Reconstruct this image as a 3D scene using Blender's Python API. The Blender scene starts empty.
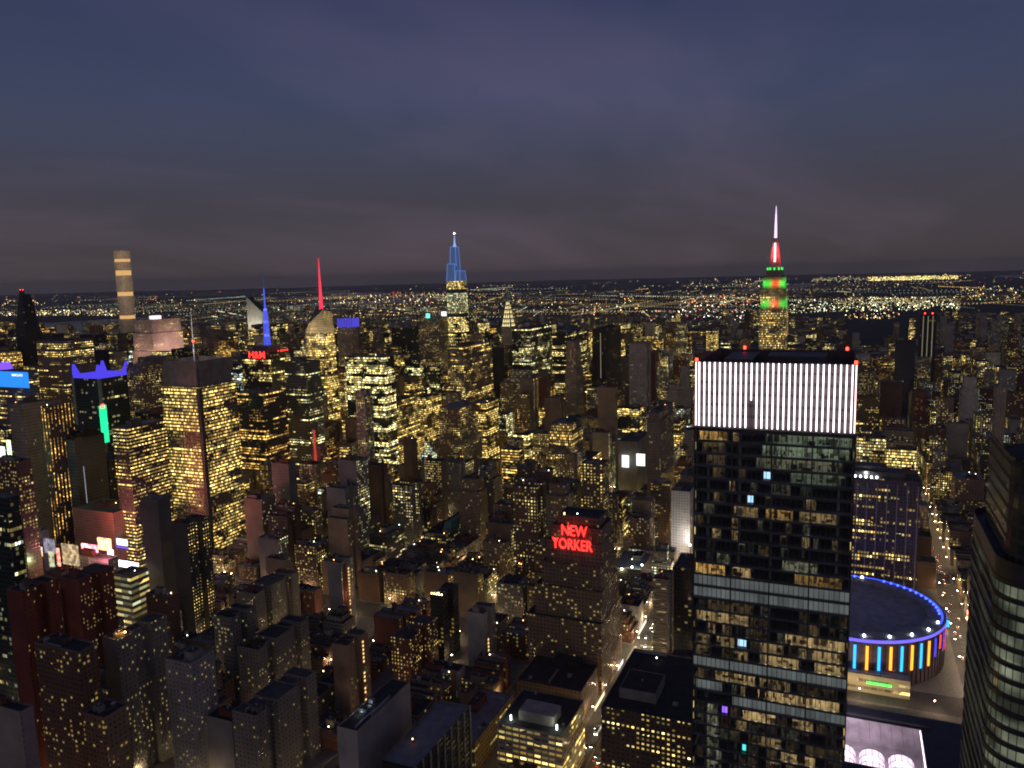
import bpy, random
import numpy as np
from math import *
from mathutils import Vector, Matrix

R = random.Random(7)
S = bpy.context.scene
COL = S.collection

# ------------------------------------------------------------------ camera
H = 335.0                                   # deck height above the street
FPX = 793.0                                 # focal length in pixels at 1024 wide
YAW, PIT, ROL = radians(23.15), radians(7.84), radians(1.43)
cf = np.array([cos(PIT)*cos(YAW), cos(PIT)*sin(YAW), -sin(PIT)])
_r0 = np.cross(cf, [0, 0, 1.0]); _r0 /= np.linalg.norm(_r0)
_u0 = np.cross(_r0, cf)
cr = cos(ROL)*_r0 - sin(ROL)*_u0
cu = sin(ROL)*_r0 + cos(ROL)*_u0
cam = bpy.data.objects.new("camera", bpy.data.cameras.new("camera"))
COL.objects.link(cam)
m = Matrix.Identity(4)
for i in range(3):
    m[i][0], m[i][1], m[i][2] = cr[i], cu[i], -cf[i]
m[2][3] = H
cam.matrix_world = m
cam.data.sensor_width = 36.0
cam.data.lens = FPX/1024*36
cam.data.clip_start = 1.0
cam.data.clip_end = 120000
S.camera = cam

# ------------------------------------------------------------------ sky, dusk light, exposure
W = bpy.data.worlds.new("World"); S.world = W; W.use_nodes = True
wn, wl = W.node_tree.nodes, W.node_tree.links
wn.clear()
wo = wn.new('ShaderNodeOutputWorld')
bg = wn.new('ShaderNodeBackground'); bg.inputs['Strength'].default_value = 1.0
bg2 = wn.new('ShaderNodeBackground'); bg2.inputs['Strength'].default_value = 0.06
sky = wn.new('ShaderNodeTexSky'); sky.sky_type = 'NISHITA'; sky.sun_disc = False
sky.sun_elevation = radians(-4.5); sky.sun_rotation = radians(270)
wl.new(sky.outputs[0], bg2.inputs[0])
tc = wn.new('ShaderNodeTexCoord')
sep = wn.new('ShaderNodeSeparateXYZ'); wl.new(tc.outputs['Generated'], sep.inputs[0])
ramp = wn.new('ShaderNodeValToRGB')
e = ramp.color_ramp.elements
def srgb(*c): return tuple(((v/255+0.055)/1.055)**2.4 if v > 10 else v/255/12.92 for v in c) + (1,)
e[0].position = 0.0; e[0].color = srgb(70, 63, 64)
e[1].position = 1.0; e[1].color = srgb(32, 42, 72)
for p, c in ((0.02, (69, 63, 66)), (0.093, (66, 64, 74)), (0.16, (64, 68, 88)), (0.21, (59, 67, 93)), (0.31, (48, 57, 86)), (0.45, (38, 46, 74))):
    k = e.new(p); k.color = srgb(*c)
wl.new(sep.outputs['Z'], ramp.inputs[0])
# thin high cloud, stretched towards the horizon as a flat layer would be
dv = wn.new('ShaderNodeVectorMath'); dv.operation = 'DIVIDE'
zz = wn.new('ShaderNodeMath'); zz.operation = 'ADD'; zz.inputs[1].default_value = 0.14
wl.new(sep.outputs['Z'], zz.inputs[0])
wl.new(tc.outputs['Generated'], dv.inputs[0]); wl.new(zz.outputs[0], dv.inputs[1])
mp = wn.new('ShaderNodeMapping'); mp.inputs['Scale'].default_value = (0.30, 0.55, 0.0); mp.inputs['Rotation'].default_value = (0, 0, radians(-62)); mp.inputs['Location'].default_value = (0.55, 0.3, 0)
wl.new(dv.outputs[0], mp.inputs[0])
nz = wn.new('ShaderNodeTexNoise'); nz.inputs['Scale'].default_value = 1.15; nz.inputs['Detail'].default_value = 8; nz.inputs['Roughness'].default_value = 0.55; nz.inputs['Distortion'].default_value = 0.5
wl.new(mp.outputs[0], nz.inputs['Vector'])
cr2 = wn.new('ShaderNodeValToRGB'); cr2.color_ramp.elements[0].position = 0.46; cr2.color_ramp.elements[1].position = 0.84
wl.new(nz.outputs['Fac'], cr2.inputs[0])
cm = wn.new('ShaderNodeMix'); cm.data_type = 'RGBA'; cm.blend_type = 'ADD'
fm = wn.new('ShaderNodeMath'); fm.operation = 'MULTIPLY'; fm.inputs[1].default_value = 1.15
wl.new(cr2.outputs[0], fm.inputs[0]); wl.new(fm.outputs[0], cm.inputs['Factor'])
wl.new(ramp.outputs[0], cm.inputs['A']); cm.inputs['B'].default_value = (0.038, 0.023, 0.038, 1)
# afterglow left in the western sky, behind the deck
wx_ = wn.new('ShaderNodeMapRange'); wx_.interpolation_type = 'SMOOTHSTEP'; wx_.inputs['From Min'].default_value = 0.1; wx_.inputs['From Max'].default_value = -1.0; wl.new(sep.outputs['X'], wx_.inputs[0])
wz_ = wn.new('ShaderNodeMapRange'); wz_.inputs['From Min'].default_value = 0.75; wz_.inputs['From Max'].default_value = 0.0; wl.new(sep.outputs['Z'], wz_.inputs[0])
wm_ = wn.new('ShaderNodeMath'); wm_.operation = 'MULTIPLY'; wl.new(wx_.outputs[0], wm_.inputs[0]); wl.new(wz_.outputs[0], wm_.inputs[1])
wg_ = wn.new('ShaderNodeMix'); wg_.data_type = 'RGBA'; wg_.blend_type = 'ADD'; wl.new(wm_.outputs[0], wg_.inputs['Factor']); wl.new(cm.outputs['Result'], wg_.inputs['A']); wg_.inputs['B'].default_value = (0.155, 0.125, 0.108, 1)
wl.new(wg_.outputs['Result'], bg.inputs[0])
ad = wn.new('ShaderNodeAddShader'); wl.new(bg.outputs[0], ad.inputs[0]); wl.new(bg2.outputs[0], ad.inputs[1])
wl.new(ad.outputs[0], wo.inputs[0])

sun = bpy.data.objects.new("afterglow_sun", bpy.data.lights.new("afterglow_sun", 'SUN'))
sun.data.energy = 0.04; sun.data.angle = radians(70); sun.data.color = (1.0, 0.80, 0.66)
sun.rotation_euler = Vector((1.0, 0.25, -0.35)).to_track_quat('-Z', 'Y').to_euler()   # from the west, behind the deck
COL.objects.link(sun)
S.view_settings.view_transform = 'Standard'; S.view_settings.look = 'None'
S.view_settings.exposure = 0.08; S.view_settings.gamma = 1.0
S.render.engine = 'CYCLES'
S.cycles.use_denoising = True; S.cycles.filter_width = 1.9
S.cycles.max_bounces = 5; S.cycles.diffuse_bounces = 2; S.cycles.glossy_bounces = 2
S.cycles.transparent_max_bounces = 6
S.cycles.sample_clamp_indirect = 0.6; S.cycles.sample_clamp_direct = 0
S.cycles.caustics_reflective = False; S.cycles.caustics_refractive = False

# ------------------------------------------------------------------ pixel helpers (used to survey real positions)
CAM = np.array([0, 0, H])
def proj(x, y, z):
    d = np.array([x, y, z-H]); w = d @ cf
    return 512+FPX*(d @ cr)/w, 384-FPX*(d @ cu)/w
def ray(px, py):
    d = cf + cr*(px-512)/FPX - cu*(py-384)/FPX
    return d/np.linalg.norm(d)
def ground(px, py, z=0.0):
    d = ray(px, py); t = (z-H)/d[2]
    return d[0]*t, d[1]*t
def at(px, py, D):
    d = ray(px, py); k = D/hypot(d[0], d[1])
    return d[0]*k, d[1]*k, H+d[2]*k
def bis(fn, target, lo, hi):
    a, b = fn(lo), fn(hi)
    for _ in range(50):
        mid = (lo+hi)/2; v = fn(mid)
        if (v < target) == (a < b): lo = mid
        else: hi = mid
    return (lo+hi)/2

# ------------------------------------------------------------------ materials
def mat(name):
    x = bpy.data.materials.new(name); x.use_nodes = True
    x.node_tree.nodes.clear()
    return x, x.node_tree.nodes, x.node_tree.links
def principled(name, col, rough=0.7, metal=0.0, noise=0.25, nscale=0.15, spec=0.4):
    x, n, l = mat(name)
    o = n.new('ShaderNodeOutputMaterial'); p = n.new('ShaderNodeBsdfPrincipled')
    l.new(p.outputs[0], o.inputs[0])
    p.inputs['Roughness'].default_value = rough; p.inputs['Metallic'].default_value = metal
    p.inputs['Specular IOR Level'].default_value = spec
    g = n.new('ShaderNodeNewGeometry'); t = n.new('ShaderNodeTexNoise')
    t.inputs['Scale'].default_value = nscale; t.inputs['Detail'].default_value = 5
    l.new(g.outputs['Position'], t.inputs['Vector'])
    mr = n.new('ShaderNodeMapRange'); mr.inputs['From Min'].default_value = .3; mr.inputs['From Max'].default_value = .7
    mr.inputs['To Min'].default_value = 1-noise; mr.inputs['To Max'].default_value = 1+noise
    l.new(t.outputs['Fac'], mr.inputs[0])
    mx = n.new('ShaderNodeMix'); mx.data_type = 'RGBA'; mx.blend_type = 'MULTIPLY'; mx.inputs['Factor'].default_value = 1
    mx.inputs['A'].default_value = (*col, 1); l.new(mr.outputs[0], mx.inputs['B'])
    l.new(mx.outputs['Result'], p.inputs['Base Color'])
    return x
def emis(name, col, s, sample=True):
    x, n, l = mat(name)
    o = n.new('ShaderNodeOutputMaterial'); p = n.new('ShaderNodeEmission')
    p.inputs[0].default_value = (*col, 1); p.inputs[1].default_value = s
    l.new(p.outputs[0], o.inputs[0])
    x.cycles.emission_sampling = 'AUTO' if sample else 'NONE'
    return x

def screen(name, c1, s, c2=(1, 1, 1), scale=.25):
    x, n, l = mat(name); o = n.new('ShaderNodeOutputMaterial'); p = n.new('ShaderNodeEmission'); l.new(p.outputs[0], o.inputs[0])
    g = n.new('ShaderNodeNewGeometry'); v = n.new('ShaderNodeTexVoronoi'); v.inputs['Scale'].default_value = scale; t = n.new('ShaderNodeTexNoise'); t.inputs['Scale'].default_value = scale*1.4; t.inputs['Detail'].default_value = 4
    l.new(g.outputs['Position'], v.inputs['Vector']); l.new(g.outputs['Position'], t.inputs['Vector'])
    r = n.new('ShaderNodeMapRange'); r.inputs['From Min'].default_value = .35; r.inputs['From Max'].default_value = .7; l.new(t.outputs['Fac'], r.inputs[0])
    m = n.new('ShaderNodeMix'); m.data_type = 'RGBA'; m.inputs['A'].default_value = (*c1, 1); m.inputs['B'].default_value = (*c2, 1); l.new(r.outputs[0], m.inputs['Factor']); l.new(m.outputs['Result'], p.inputs[0])
    k = n.new('ShaderNodeMath'); k.operation = 'MULTIPLY_ADD'; k.inputs[1].default_value = s*.9; k.inputs[2].default_value = s*.3; sp = n.new('ShaderNodeSeparateColor'); l.new(v.outputs['Color'], sp.inputs[0]); l.new(sp.outputs[0], k.inputs[0]); l.new(k.outputs[0], p.inputs[1])
    return x

def facade_material(name, kind):
    """Wall with a grid of windows in metres; each building carries its own colours, grid and share of lit rooms.
    kind OBJECT reads them from the building, GEOMETRY from the faces of a merged far mass."""
    x, n, l = mat(name)
    x.cycles.emission_sampling = 'NONE'
    def at_(nm, out):
        a = n.new('ShaderNodeAttribute'); a.attribute_type = kind; a.attribute_name = nm
        return a.outputs[out]
    def M(op, a, b=None, c=None):
        k = n.new('ShaderNodeMath'); k.operation = op
        for i, v in enumerate((a, b, c)):
            if v is None: continue
            if isinstance(v, (int, float)): k.inputs[i].default_value = v
            else: l.new(v, k.inputs[i])
        return k.outputs[0]
    def sx(v):
        s = n.new('ShaderNodeSeparateXYZ'); l.new(v, s.inputs[0]); return s.outputs
    def cx(a, b, c):
        s = n.new('ShaderNodeCombineXYZ')
        for i, v in enumerate((a, b, c)):
            if isinstance(v, (int, float)): s.inputs[i].default_value = v
            else: l.new(v, s.inputs[i])
        return s.outputs[0]
    def wnz(v):
        k = n.new('ShaderNodeTexWhiteNoise'); k.noise_dimensions = '3D'; l.new(v, k.inputs['Vector']); return k
    wc = at_('wc', 'Color' if kind == 'GEOMETRY' else 'Vector')
    cw, ch, mx_ = sx(at_('ga', 'Vector'))           # cell width, floor height, horizontal margin
    lo, hi, lit = sx(at_('gb', 'Vector'))           # sill, head (share of the floor), share lit
    coh, warm, em = sx(at_('gc', 'Vector'))         # floor coherence, warmth, brightness
    if kind == 'OBJECT':
        rnd = n.new('ShaderNodeObjectInfo').outputs['Random']
    else:
        rnd = at_('gr', 'Fac')
    uv = n.new('ShaderNodeUVMap'); uv.uv_map = 'UVMap'
    u, v, _ = sx(uv.outputs[0])
    gu = M('DIVIDE', u, cw); gv = M('DIVIDE', v, ch)
    iu, iv = M('FLOOR', gu), M('FLOOR', gv)
    fu, fv = M('FRACT', gu), M('FRACT', gv)
    s1 = M('MULTIPLY', rnd, 977.3)
    w1 = wnz(cx(iu, iv, s1))
    w2 = wnz(cx(M('FLOOR', M('DIVIDE', iu, 4.0)), iv, M('ADD', s1, 31.7)))
    w3 = wnz(cx(7.0, iv, M('ADD', s1, 11.1)))
    nz_ = n.new('ShaderNodeTexNoise'); nz_.inputs['Scale'].default_value = 0.035; nz_.inputs['Detail'].default_value = 1
    l.new(cx(u, M('MULTIPLY', v, 1.4), s1), nz_.inputs['Vector'])
    # probability of light in this room: clumps, whole floors and runs of rooms
    clump = M('MULTIPLY', M('MAXIMUM', M('MULTIPLY_ADD', nz_.outputs['Fac'], 4.4, -1.35), 0.22), 1.15)
    fl = M('MULTIPLY_ADD', M('POWER', w3.outputs['Value'], 2.0), M('MULTIPLY', coh, 2.4), M('SUBTRACT', 1.0, M('MULTIPLY', coh, 0.8)))
    thr = M('MULTIPLY', lit, M('MULTIPLY', clump, fl))
    sel = M('ADD', M('MULTIPLY', w1.outputs['Value'], M('SUBTRACT', 1.0, M('MULTIPLY', coh, .6))), M('MULTIPLY', w2.outputs['Value'], M('MULTIPLY', coh, .6)))
    on = M('LESS_THAN', sel, thr)
    mask = M('MULTIPLY', M('MULTIPLY', M('GREATER_THAN', fu, mx_), M('LESS_THAN', fu, M('SUBTRACT', 1.0, mx_))),
             M('MULTIPLY', M('GREATER_THAN', fv, lo), M('LESS_THAN', fv, hi)))
    c_r, c_g, c_b = sx(w1.outputs['Color'])
    bri = M('MULTIPLY_ADD', M('POWER', c_r, 2.8), 1.9, 0.13)
    inside = n.new('ShaderNodeTexNoise'); inside.inputs['Scale'].default_value = 0.9; inside.inputs['Detail'].default_value = 2
    l.new(cx(u, v, s1), inside.inputs['Vector'])
    bri = M('MULTIPLY', bri, M('MULTIPLY_ADD', inside.outputs['Fac'], 1.2, 0.4))
    bri = M('MULTIPLY', bri, M('MULTIPLY_ADD', M('POWER', w3.outputs['Value'], 1.5), M('MULTIPLY', coh, 1.7), M('SUBTRACT', 1.0, M('MULTIPLY', coh, .62))))
    cold = M('MULTIPLY_ADD', c_g, 0.45, M('SUBTRACT', 0.75, warm))
    rp = n.new('ShaderNodeValToRGB'); el = rp.color_ramp.elements
    el[0].position = 0; el[0].color = (1.0, 0.42, 0.07, 1); el[1].position = 1; el[1].color = (.70, .92, 1.0, 1)
    for p_, c_ in ((.22, (1, .60, .13)), (.45, (1, .73, .20)), (.68, (1, .84, .34)), (.86, (.90, 1, .62))):
        k = el.new(p_); k.color = (*c_, 1)
    l.new(cold, rp.inputs[0])
    est = M('MULTIPLY', M('MULTIPLY', on, mask), M('MULTIPLY', M('MULTIPLY', bri, em), 1.2))
    p = n.new('ShaderNodeBsdfPrincipled'); o = n.new('ShaderNodeOutputMaterial'); l.new(p.outputs[0], o.inputs[0])
    dirt = n.new('ShaderNodeTexNoise'); dirt.inputs['Scale'].default_value = 0.08; dirt.inputs['Detail'].default_value = 6
    g = n.new('ShaderNodeNewGeometry'); l.new(g.outputs['Position'], dirt.inputs['Vector'])
    dm = M('MULTIPLY_ADD', dirt.outputs['Fac'], 0.9, 0.55)
    wcol = n.new('ShaderNodeMix'); wcol.data_type = 'RGBA'; wcol.blend_type = 'MULTIPLY'; wcol.inputs['Factor'].default_value = 1
    l.new(wc, wcol.inputs['A']); l.new(dm, wcol.inputs['B'])
    bc = n.new('ShaderNodeMix'); bc.data_type = 'RGBA'
    l.new(M('MULTIPLY', mask, M('MULTIPLY_ADD', c_b, 0.5, 0.3)), bc.inputs['Factor']); l.new(wcol.outputs['Result'], bc.inputs['A']); bc.inputs['B'].default_value = (.025, .028, .034, 1)
    l.new(bc.outputs['Result'], p.inputs['Base Color'])
    l.new(M('MULTIPLY_ADD', mask, -0.6, 0.8), p.inputs['Roughness'])
    l.new(rp.outputs[0], p.inputs['Emission Color']); l.new(est, p.inputs['Emission Strength'])
    return x

FAC = facade_material('facade', 'OBJECT')
FACG = facade_material('far_facade', 'GEOMETRY')
def blank_material():
    x, n, l = mat('plain_wall')
    o = n.new('ShaderNodeOutputMaterial'); p = n.new('ShaderNodeBsdfPrincipled'); l.new(p.outputs[0], o.inputs[0]); p.inputs['Roughness'].default_value = .85
    a = n.new('ShaderNodeAttribute'); a.attribute_type = 'OBJECT'; a.attribute_name = 'wc'
    g = n.new('ShaderNodeNewGeometry'); t = n.new('ShaderNodeTexNoise'); t.inputs['Scale'].default_value = .06; t.inputs['Detail'].default_value = 7; l.new(g.outputs['Position'], t.inputs['Vector'])
    r = n.new('ShaderNodeMapRange'); r.inputs['From Min'].default_value = .3; r.inputs['From Max'].default_value = .7; r.inputs['To Min'].default_value = .7; r.inputs['To Max'].default_value = 1.2; l.new(t.outputs['Fac'], r.inputs[0])
    m = n.new('ShaderNodeMix'); m.data_type = 'RGBA'; m.blend_type = 'MULTIPLY'; m.inputs['Factor'].default_value = 1; l.new(a.outputs['Vector'], m.inputs['A']); l.new(r.outputs[0], m.inputs['B']); l.new(m.outputs['Result'], p.inputs['Base Color'])
    return x
FACB = blank_material()
ROOF = [principled('roof_tar', (.045, .043, .042), .9), principled('roof_gravel', (.10, .095, .09), .95), principled('roof_silver', (.22, .22, .23), .6)]
COPE = principled('coping', (.22, .19, .165), .85)
METAL = principled('dark_metal', (.10, .10, .11), .5, .6)
PALEMETAL = principled('pale_metal', (.38, .38, .40), .5, .3)
WOOD = principled('tank_wood', (.16, .10, .06), .9, nscale=1.5)
CONC = principled('concrete', (.32, .30, .28), .9)
BRICK = principled('brick_plain', (.20, .07, .05), .9)
DARK = principled('black_glass', (.012, .014, .017), .12, noise=.1, spec=.5)
LIMESTONE = principled('limestone', (.42, .38, .32), .85)
COPPER = principled('green_copper', (.10, .26, .22), .7)
REDLED = emis('red_led', (1, .03, .025), 3.2)
RLAMP = [emis('warm_roof_lamp', (1, .66, .28), 9), emis('warm_roof_lamp', (1, .8, .5), 7), emis('white_roof_lamp', (.85, 1, .9), 8), emis('amber_roof_lamp', (1, .45, .12), 6)]
REDLAMP = emis('red_lamp', (1, .04, .02), 9)

# ------------------------------------------------------------------ mesh building
class MB:
    def __init__(s): s.v, s.f, s.m, s.uv = [], [], [], []
    def face(s, pts, mi=0, uv=None):
        b = len(s.v); s.v += [tuple(p) for p in pts]; s.f.append(tuple(range(b, b+len(pts)))); s.m.append(mi)
        s.uv += list(uv) if uv else [(p[0], p[1]) for p in pts]
    def side(s, a, b, z0, z1, mi, u0, a2=None, b2=None):
        L = hypot(b[0]-a[0], b[1]-a[1]); a2 = a2 or a; b2 = b2 or b
        s.face([(a[0], a[1], z0), (b[0], b[1], z0), (b2[0], b2[1], z1), (a2[0], a2[1], z1)], mi, [(u0, z0), (u0+L, z0), (u0+L, z1), (u0, z1)])
        return u0+L
    def prism(s, poly, z0, z1, mi=0, top=None, bottom=None, poly2=None):
        """poly counter-clockwise seen from above"""
        p2 = poly2 or poly; u = 0; n = len(poly)
        for i in range(n):
            u = s.side(poly[i], poly[(i+1) % n], z0, z1, mi, u, p2[i], p2[(i+1) % n])
        if top is not None: s.face([(a, b, z1) for a, b in p2], top)
        if bottom is not None: s.face([(a, b, z0) for a, b in reversed(poly)], bottom)
    def box(s, x0, x1, y0, y1, z0, z1, mi=0, top=0, bottom=None):
        s.prism(rect(x0, x1, y0, y1), z0, z1, mi, top, bottom)
    def cyl(s, cx, cy, r0, z0, z1, n=12, mi=0, top=0, r1=None):
        r1 = r0 if r1 is None else r1
        c = lambda r: [(cx+r*cos(2*pi*i/n), cy+r*sin(2*pi*i/n)) for i in range(n)]
        s.prism(c(r0), z0, z1, mi, top if r1 > 1e-6 else None, None, c(max(r1, 1e-4)))
    def bar(s, p, q, w, mi=0):
        p, q = Vector(p), Vector(q); d = (q-p).normalized()
        a = d.cross(Vector((0, 0, 1)) if abs(d.z) < .9 else Vector((1, 0, 0))).normalized()*w/2; b = d.cross(a)
        A = [p+a+b, p-a+b, p-a-b, p+a-b]; B = [k+(q-p) for k in A]
        for i in range(4):
            j = (i+1) % 4; s.face([A[i], A[j], B[j], B[i]], mi)
        s.face(A[::-1], mi); s.face(B, mi)
    def build(s, name, mats, parent=None, org=None):
        me = bpy.data.meshes.new(name)
        vs = s.v
        if org is not None: vs = [(a-org[0], b-org[1], c-org[2]) for a, b, c in vs]
        me.from_pydata(vs, [], s.f)
        me.polygons.foreach_set('material_index', s.m)
        ul = me.uv_layers.new(name='UVMap'); ul.data.foreach_set('uv', [c for q in s.uv for c in q])
        for k in (mats if isinstance(mats, (list, tuple)) else [mats]): me.materials.append(k)
        me.update()
        o = bpy.data.objects.new(name, me); COL.objects.link(o)
        if parent is not None: o.parent = parent
        return o
def rect(x0, x1, y0, y1): return [(x0, y0), (x1, y0), (x1, y1), (x0, y1)]

def thing(name, loc, label, cat, group=None):
    o = bpy.data.objects.new(name, None); COL.objects.link(o); o.location = loc
    o['label'] = label; o['category'] = cat
    if group: o['group'] = group
    return o
def tag(o, label, cat, group=None):
    o['label'] = label; o['category'] = cat
    if group: o['group'] = group
    return o
def struct(o, kind='structure'): o['kind'] = kind; return o

STY = {  # colour, cell w, floor h, margin, sill, head, lit, coherence, warmth, brightness
 'brick':   ((.21, .085, .06), 3.0, 3.1, .27, .30, .75, .20, .10, .50, 1.2),
 'brown':   ((.17, .105, .075), 3.0, 3.3, .24, .28, .75, .20, .20, .52, 1.2),
 'tan':     ((.30, .225, .155), 3.2, 3.4, .24, .28, .75, .20, .20, .52, 1.2),
 'grey':    ((.27, .255, .235), 3.2, 3.4, .22, .30, .76, .20, .20, .45, 1.1),
 'white':   ((.52, .49, .45), 3.2, 3.2, .26, .32, .74, .14, .10, .50, 1.1),
 'glass':   ((.035, .038, .042), 2.6, 4.0, .05, .22, .86, .36, .60, .50, 1.1),
 'greenglass': ((.03, .045, .042), 2.6, 4.0, .05, .20, .86, .42, .70, .28, 1.0),
 'band':    ((.22, .185, .145), 3.4, 3.9, .06, .36, .80, .42, .60, .55, 1.15),
 'gold':    ((.15, .105, .065), 2.4, 3.9, .12, .26, .82, .66, .55, .60, 1.15),
 'pier':    ((.22, .18, .145), 2.2, 3.8, .28, .20, .84, .36, .40, .58, 1.1),
 'black':   ((.02, .02, .022), 2.8, 3.8, .14, .30, .80, .22, .35, .55, 1.1),
}
def style(o, st, **kw):
    c, cw, ch, mx_, lo, hi, lit, coh, warm, em = STY[st]
    g = lambda k, d: kw.get(k, d)
    o['wc'] = [float(v) for v in g('wc', c)]
    o['ga'] = [float(g('cw', cw)), float(g('ch', ch)), float(g('mx', mx_))]
    o['gb'] = [float(g('lo', lo)), float(g('hi', hi)), float(g('lit', lit))]
    o['gc'] = [float(g('coh', coh)), float(g('warm', warm)), float(g('em', em))]
    return o

LIGHTS = {}
def area_light(name, p, toward, sx, sy, watts, col, parent=None):
    d = bpy.data.lights.new(name, 'AREA'); d.shape = 'RECTANGLE'; d.size = sx; d.size_y = sy; d.energy = watts; d.color = col
    o = bpy.data.objects.new(name, d); COL.objects.link(o)
    o.rotation_euler = Vector(toward).to_track_quat('-Z', 'Y').to_euler(); o.location = p
    if parent is not None: o.parent = parent
    return o
def point_light(name, p, watts, col, r=.5, parent=None):
    d = bpy.data.lights.new(name, 'POINT'); d.energy = watts; d.color = col; d.shadow_soft_size = r
    o = bpy.data.objects.new(name, d); COL.objects.link(o); o.location = p
    if parent is not None: o.parent = parent
    return o
def text(name, body, size, mtl, parent, org, rx, ry, extrude=.25, align='CENTER', sxy=None):
    """lettering with its reading direction rx and its up direction ry"""
    c = bpy.data.curves.new(name, 'FONT'); c.body = body; c.size = size; c.extrude = extrude; c.align_x = align; c.align_y = 'CENTER'
    c.materials.append(mtl); c.offset = .004*size
    o = bpy.data.objects.new(name, c); COL.objects.link(o)
    X, Y = Vector(rx).normalized(), Vector(ry).normalized(); Z = X.cross(Y)
    mm = Matrix((X, Y, Z)).transposed().to_4x4()
    if sxy: mm = mm @ Matrix.Diagonal((sxy[0], sxy[1], 1, 1))
    mm.translation = Vector(org)
    dg = bpy.context.evaluated_depsgraph_get(); me = bpy.data.meshes.new_from_object(o.evaluated_get(dg)); bpy.data.objects.remove(o)
    o = bpy.data.objects.new(name, me); COL.objects.link(o)
    if parent is not None: o.parent = parent
    o.matrix_basis = mm
    return o
WEST = ((0, -1, 0), (0, 0, 1))
SOUTH = ((1, 0, 0), (0, 0, 1))

# ------------------------------------------------------------------ a building of stacked setbacks
FOOT = []           # taken footprints x0,x1,y0,y1
VIS = []            # (entry) buildings for the skyline sweep
def roof_cap(mb, x0, x1, y0, y1, z, ri=0, ci=1, w=.5, dr=1.1):
    """coping ring at z with a roof sheet sunk inside it"""
    if min(x1-x0, y1-y0) < 3: w = .2
    o, n = rect(x0, x1, y0, y1), rect(x0+w, x1-w, y0+w, y1-w)
    for i in range(4):
        j = (i+1) % 4
        mb.face([(*o[i], z), (*o[j], z), (*n[j], z), (*n[i], z)], ci)
        mb.face([(*n[j], z-dr), (*n[i], z-dr), (*n[i], z), (*n[j], z)], ci)
    mb.face([(*p, z-dr) for p in n], ri)
def water_tank(x, y, z, parent, s=1.0):
    mb = MB(); r = 1.9*s
    mb.cyl(x, y, r, z+2.6*s, z+6.4*s, 12, 0, 0)
    t = mb.build('water_tank', WOOD, parent)
    lb = MB()
    for i in range(4):
        a = pi/4+i*pi/2; px, py = x+r*.75*cos(a), y+r*.75*sin(a)
        lb.bar((px, py, z), (px, py, z+2.6*s), .3*s)
    lb.bar((x-r*.6, y-r*.6, z+1.4), (x+r*.6, y+r*.6, z+1.4), .15); lb.bar((x-r*.6, y+r*.6, z+1.4), (x+r*.6, y-r*.6, z+1.4), .15)
    lb.build('frame', METAL, t)
    cb = MB(); cb.cyl(x, y, r*1.12, z+6.4*s, z+8.0*s, 12, 0, 0, r1=.05); cb.build('tank_lid', METAL, t)
    return t
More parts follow.
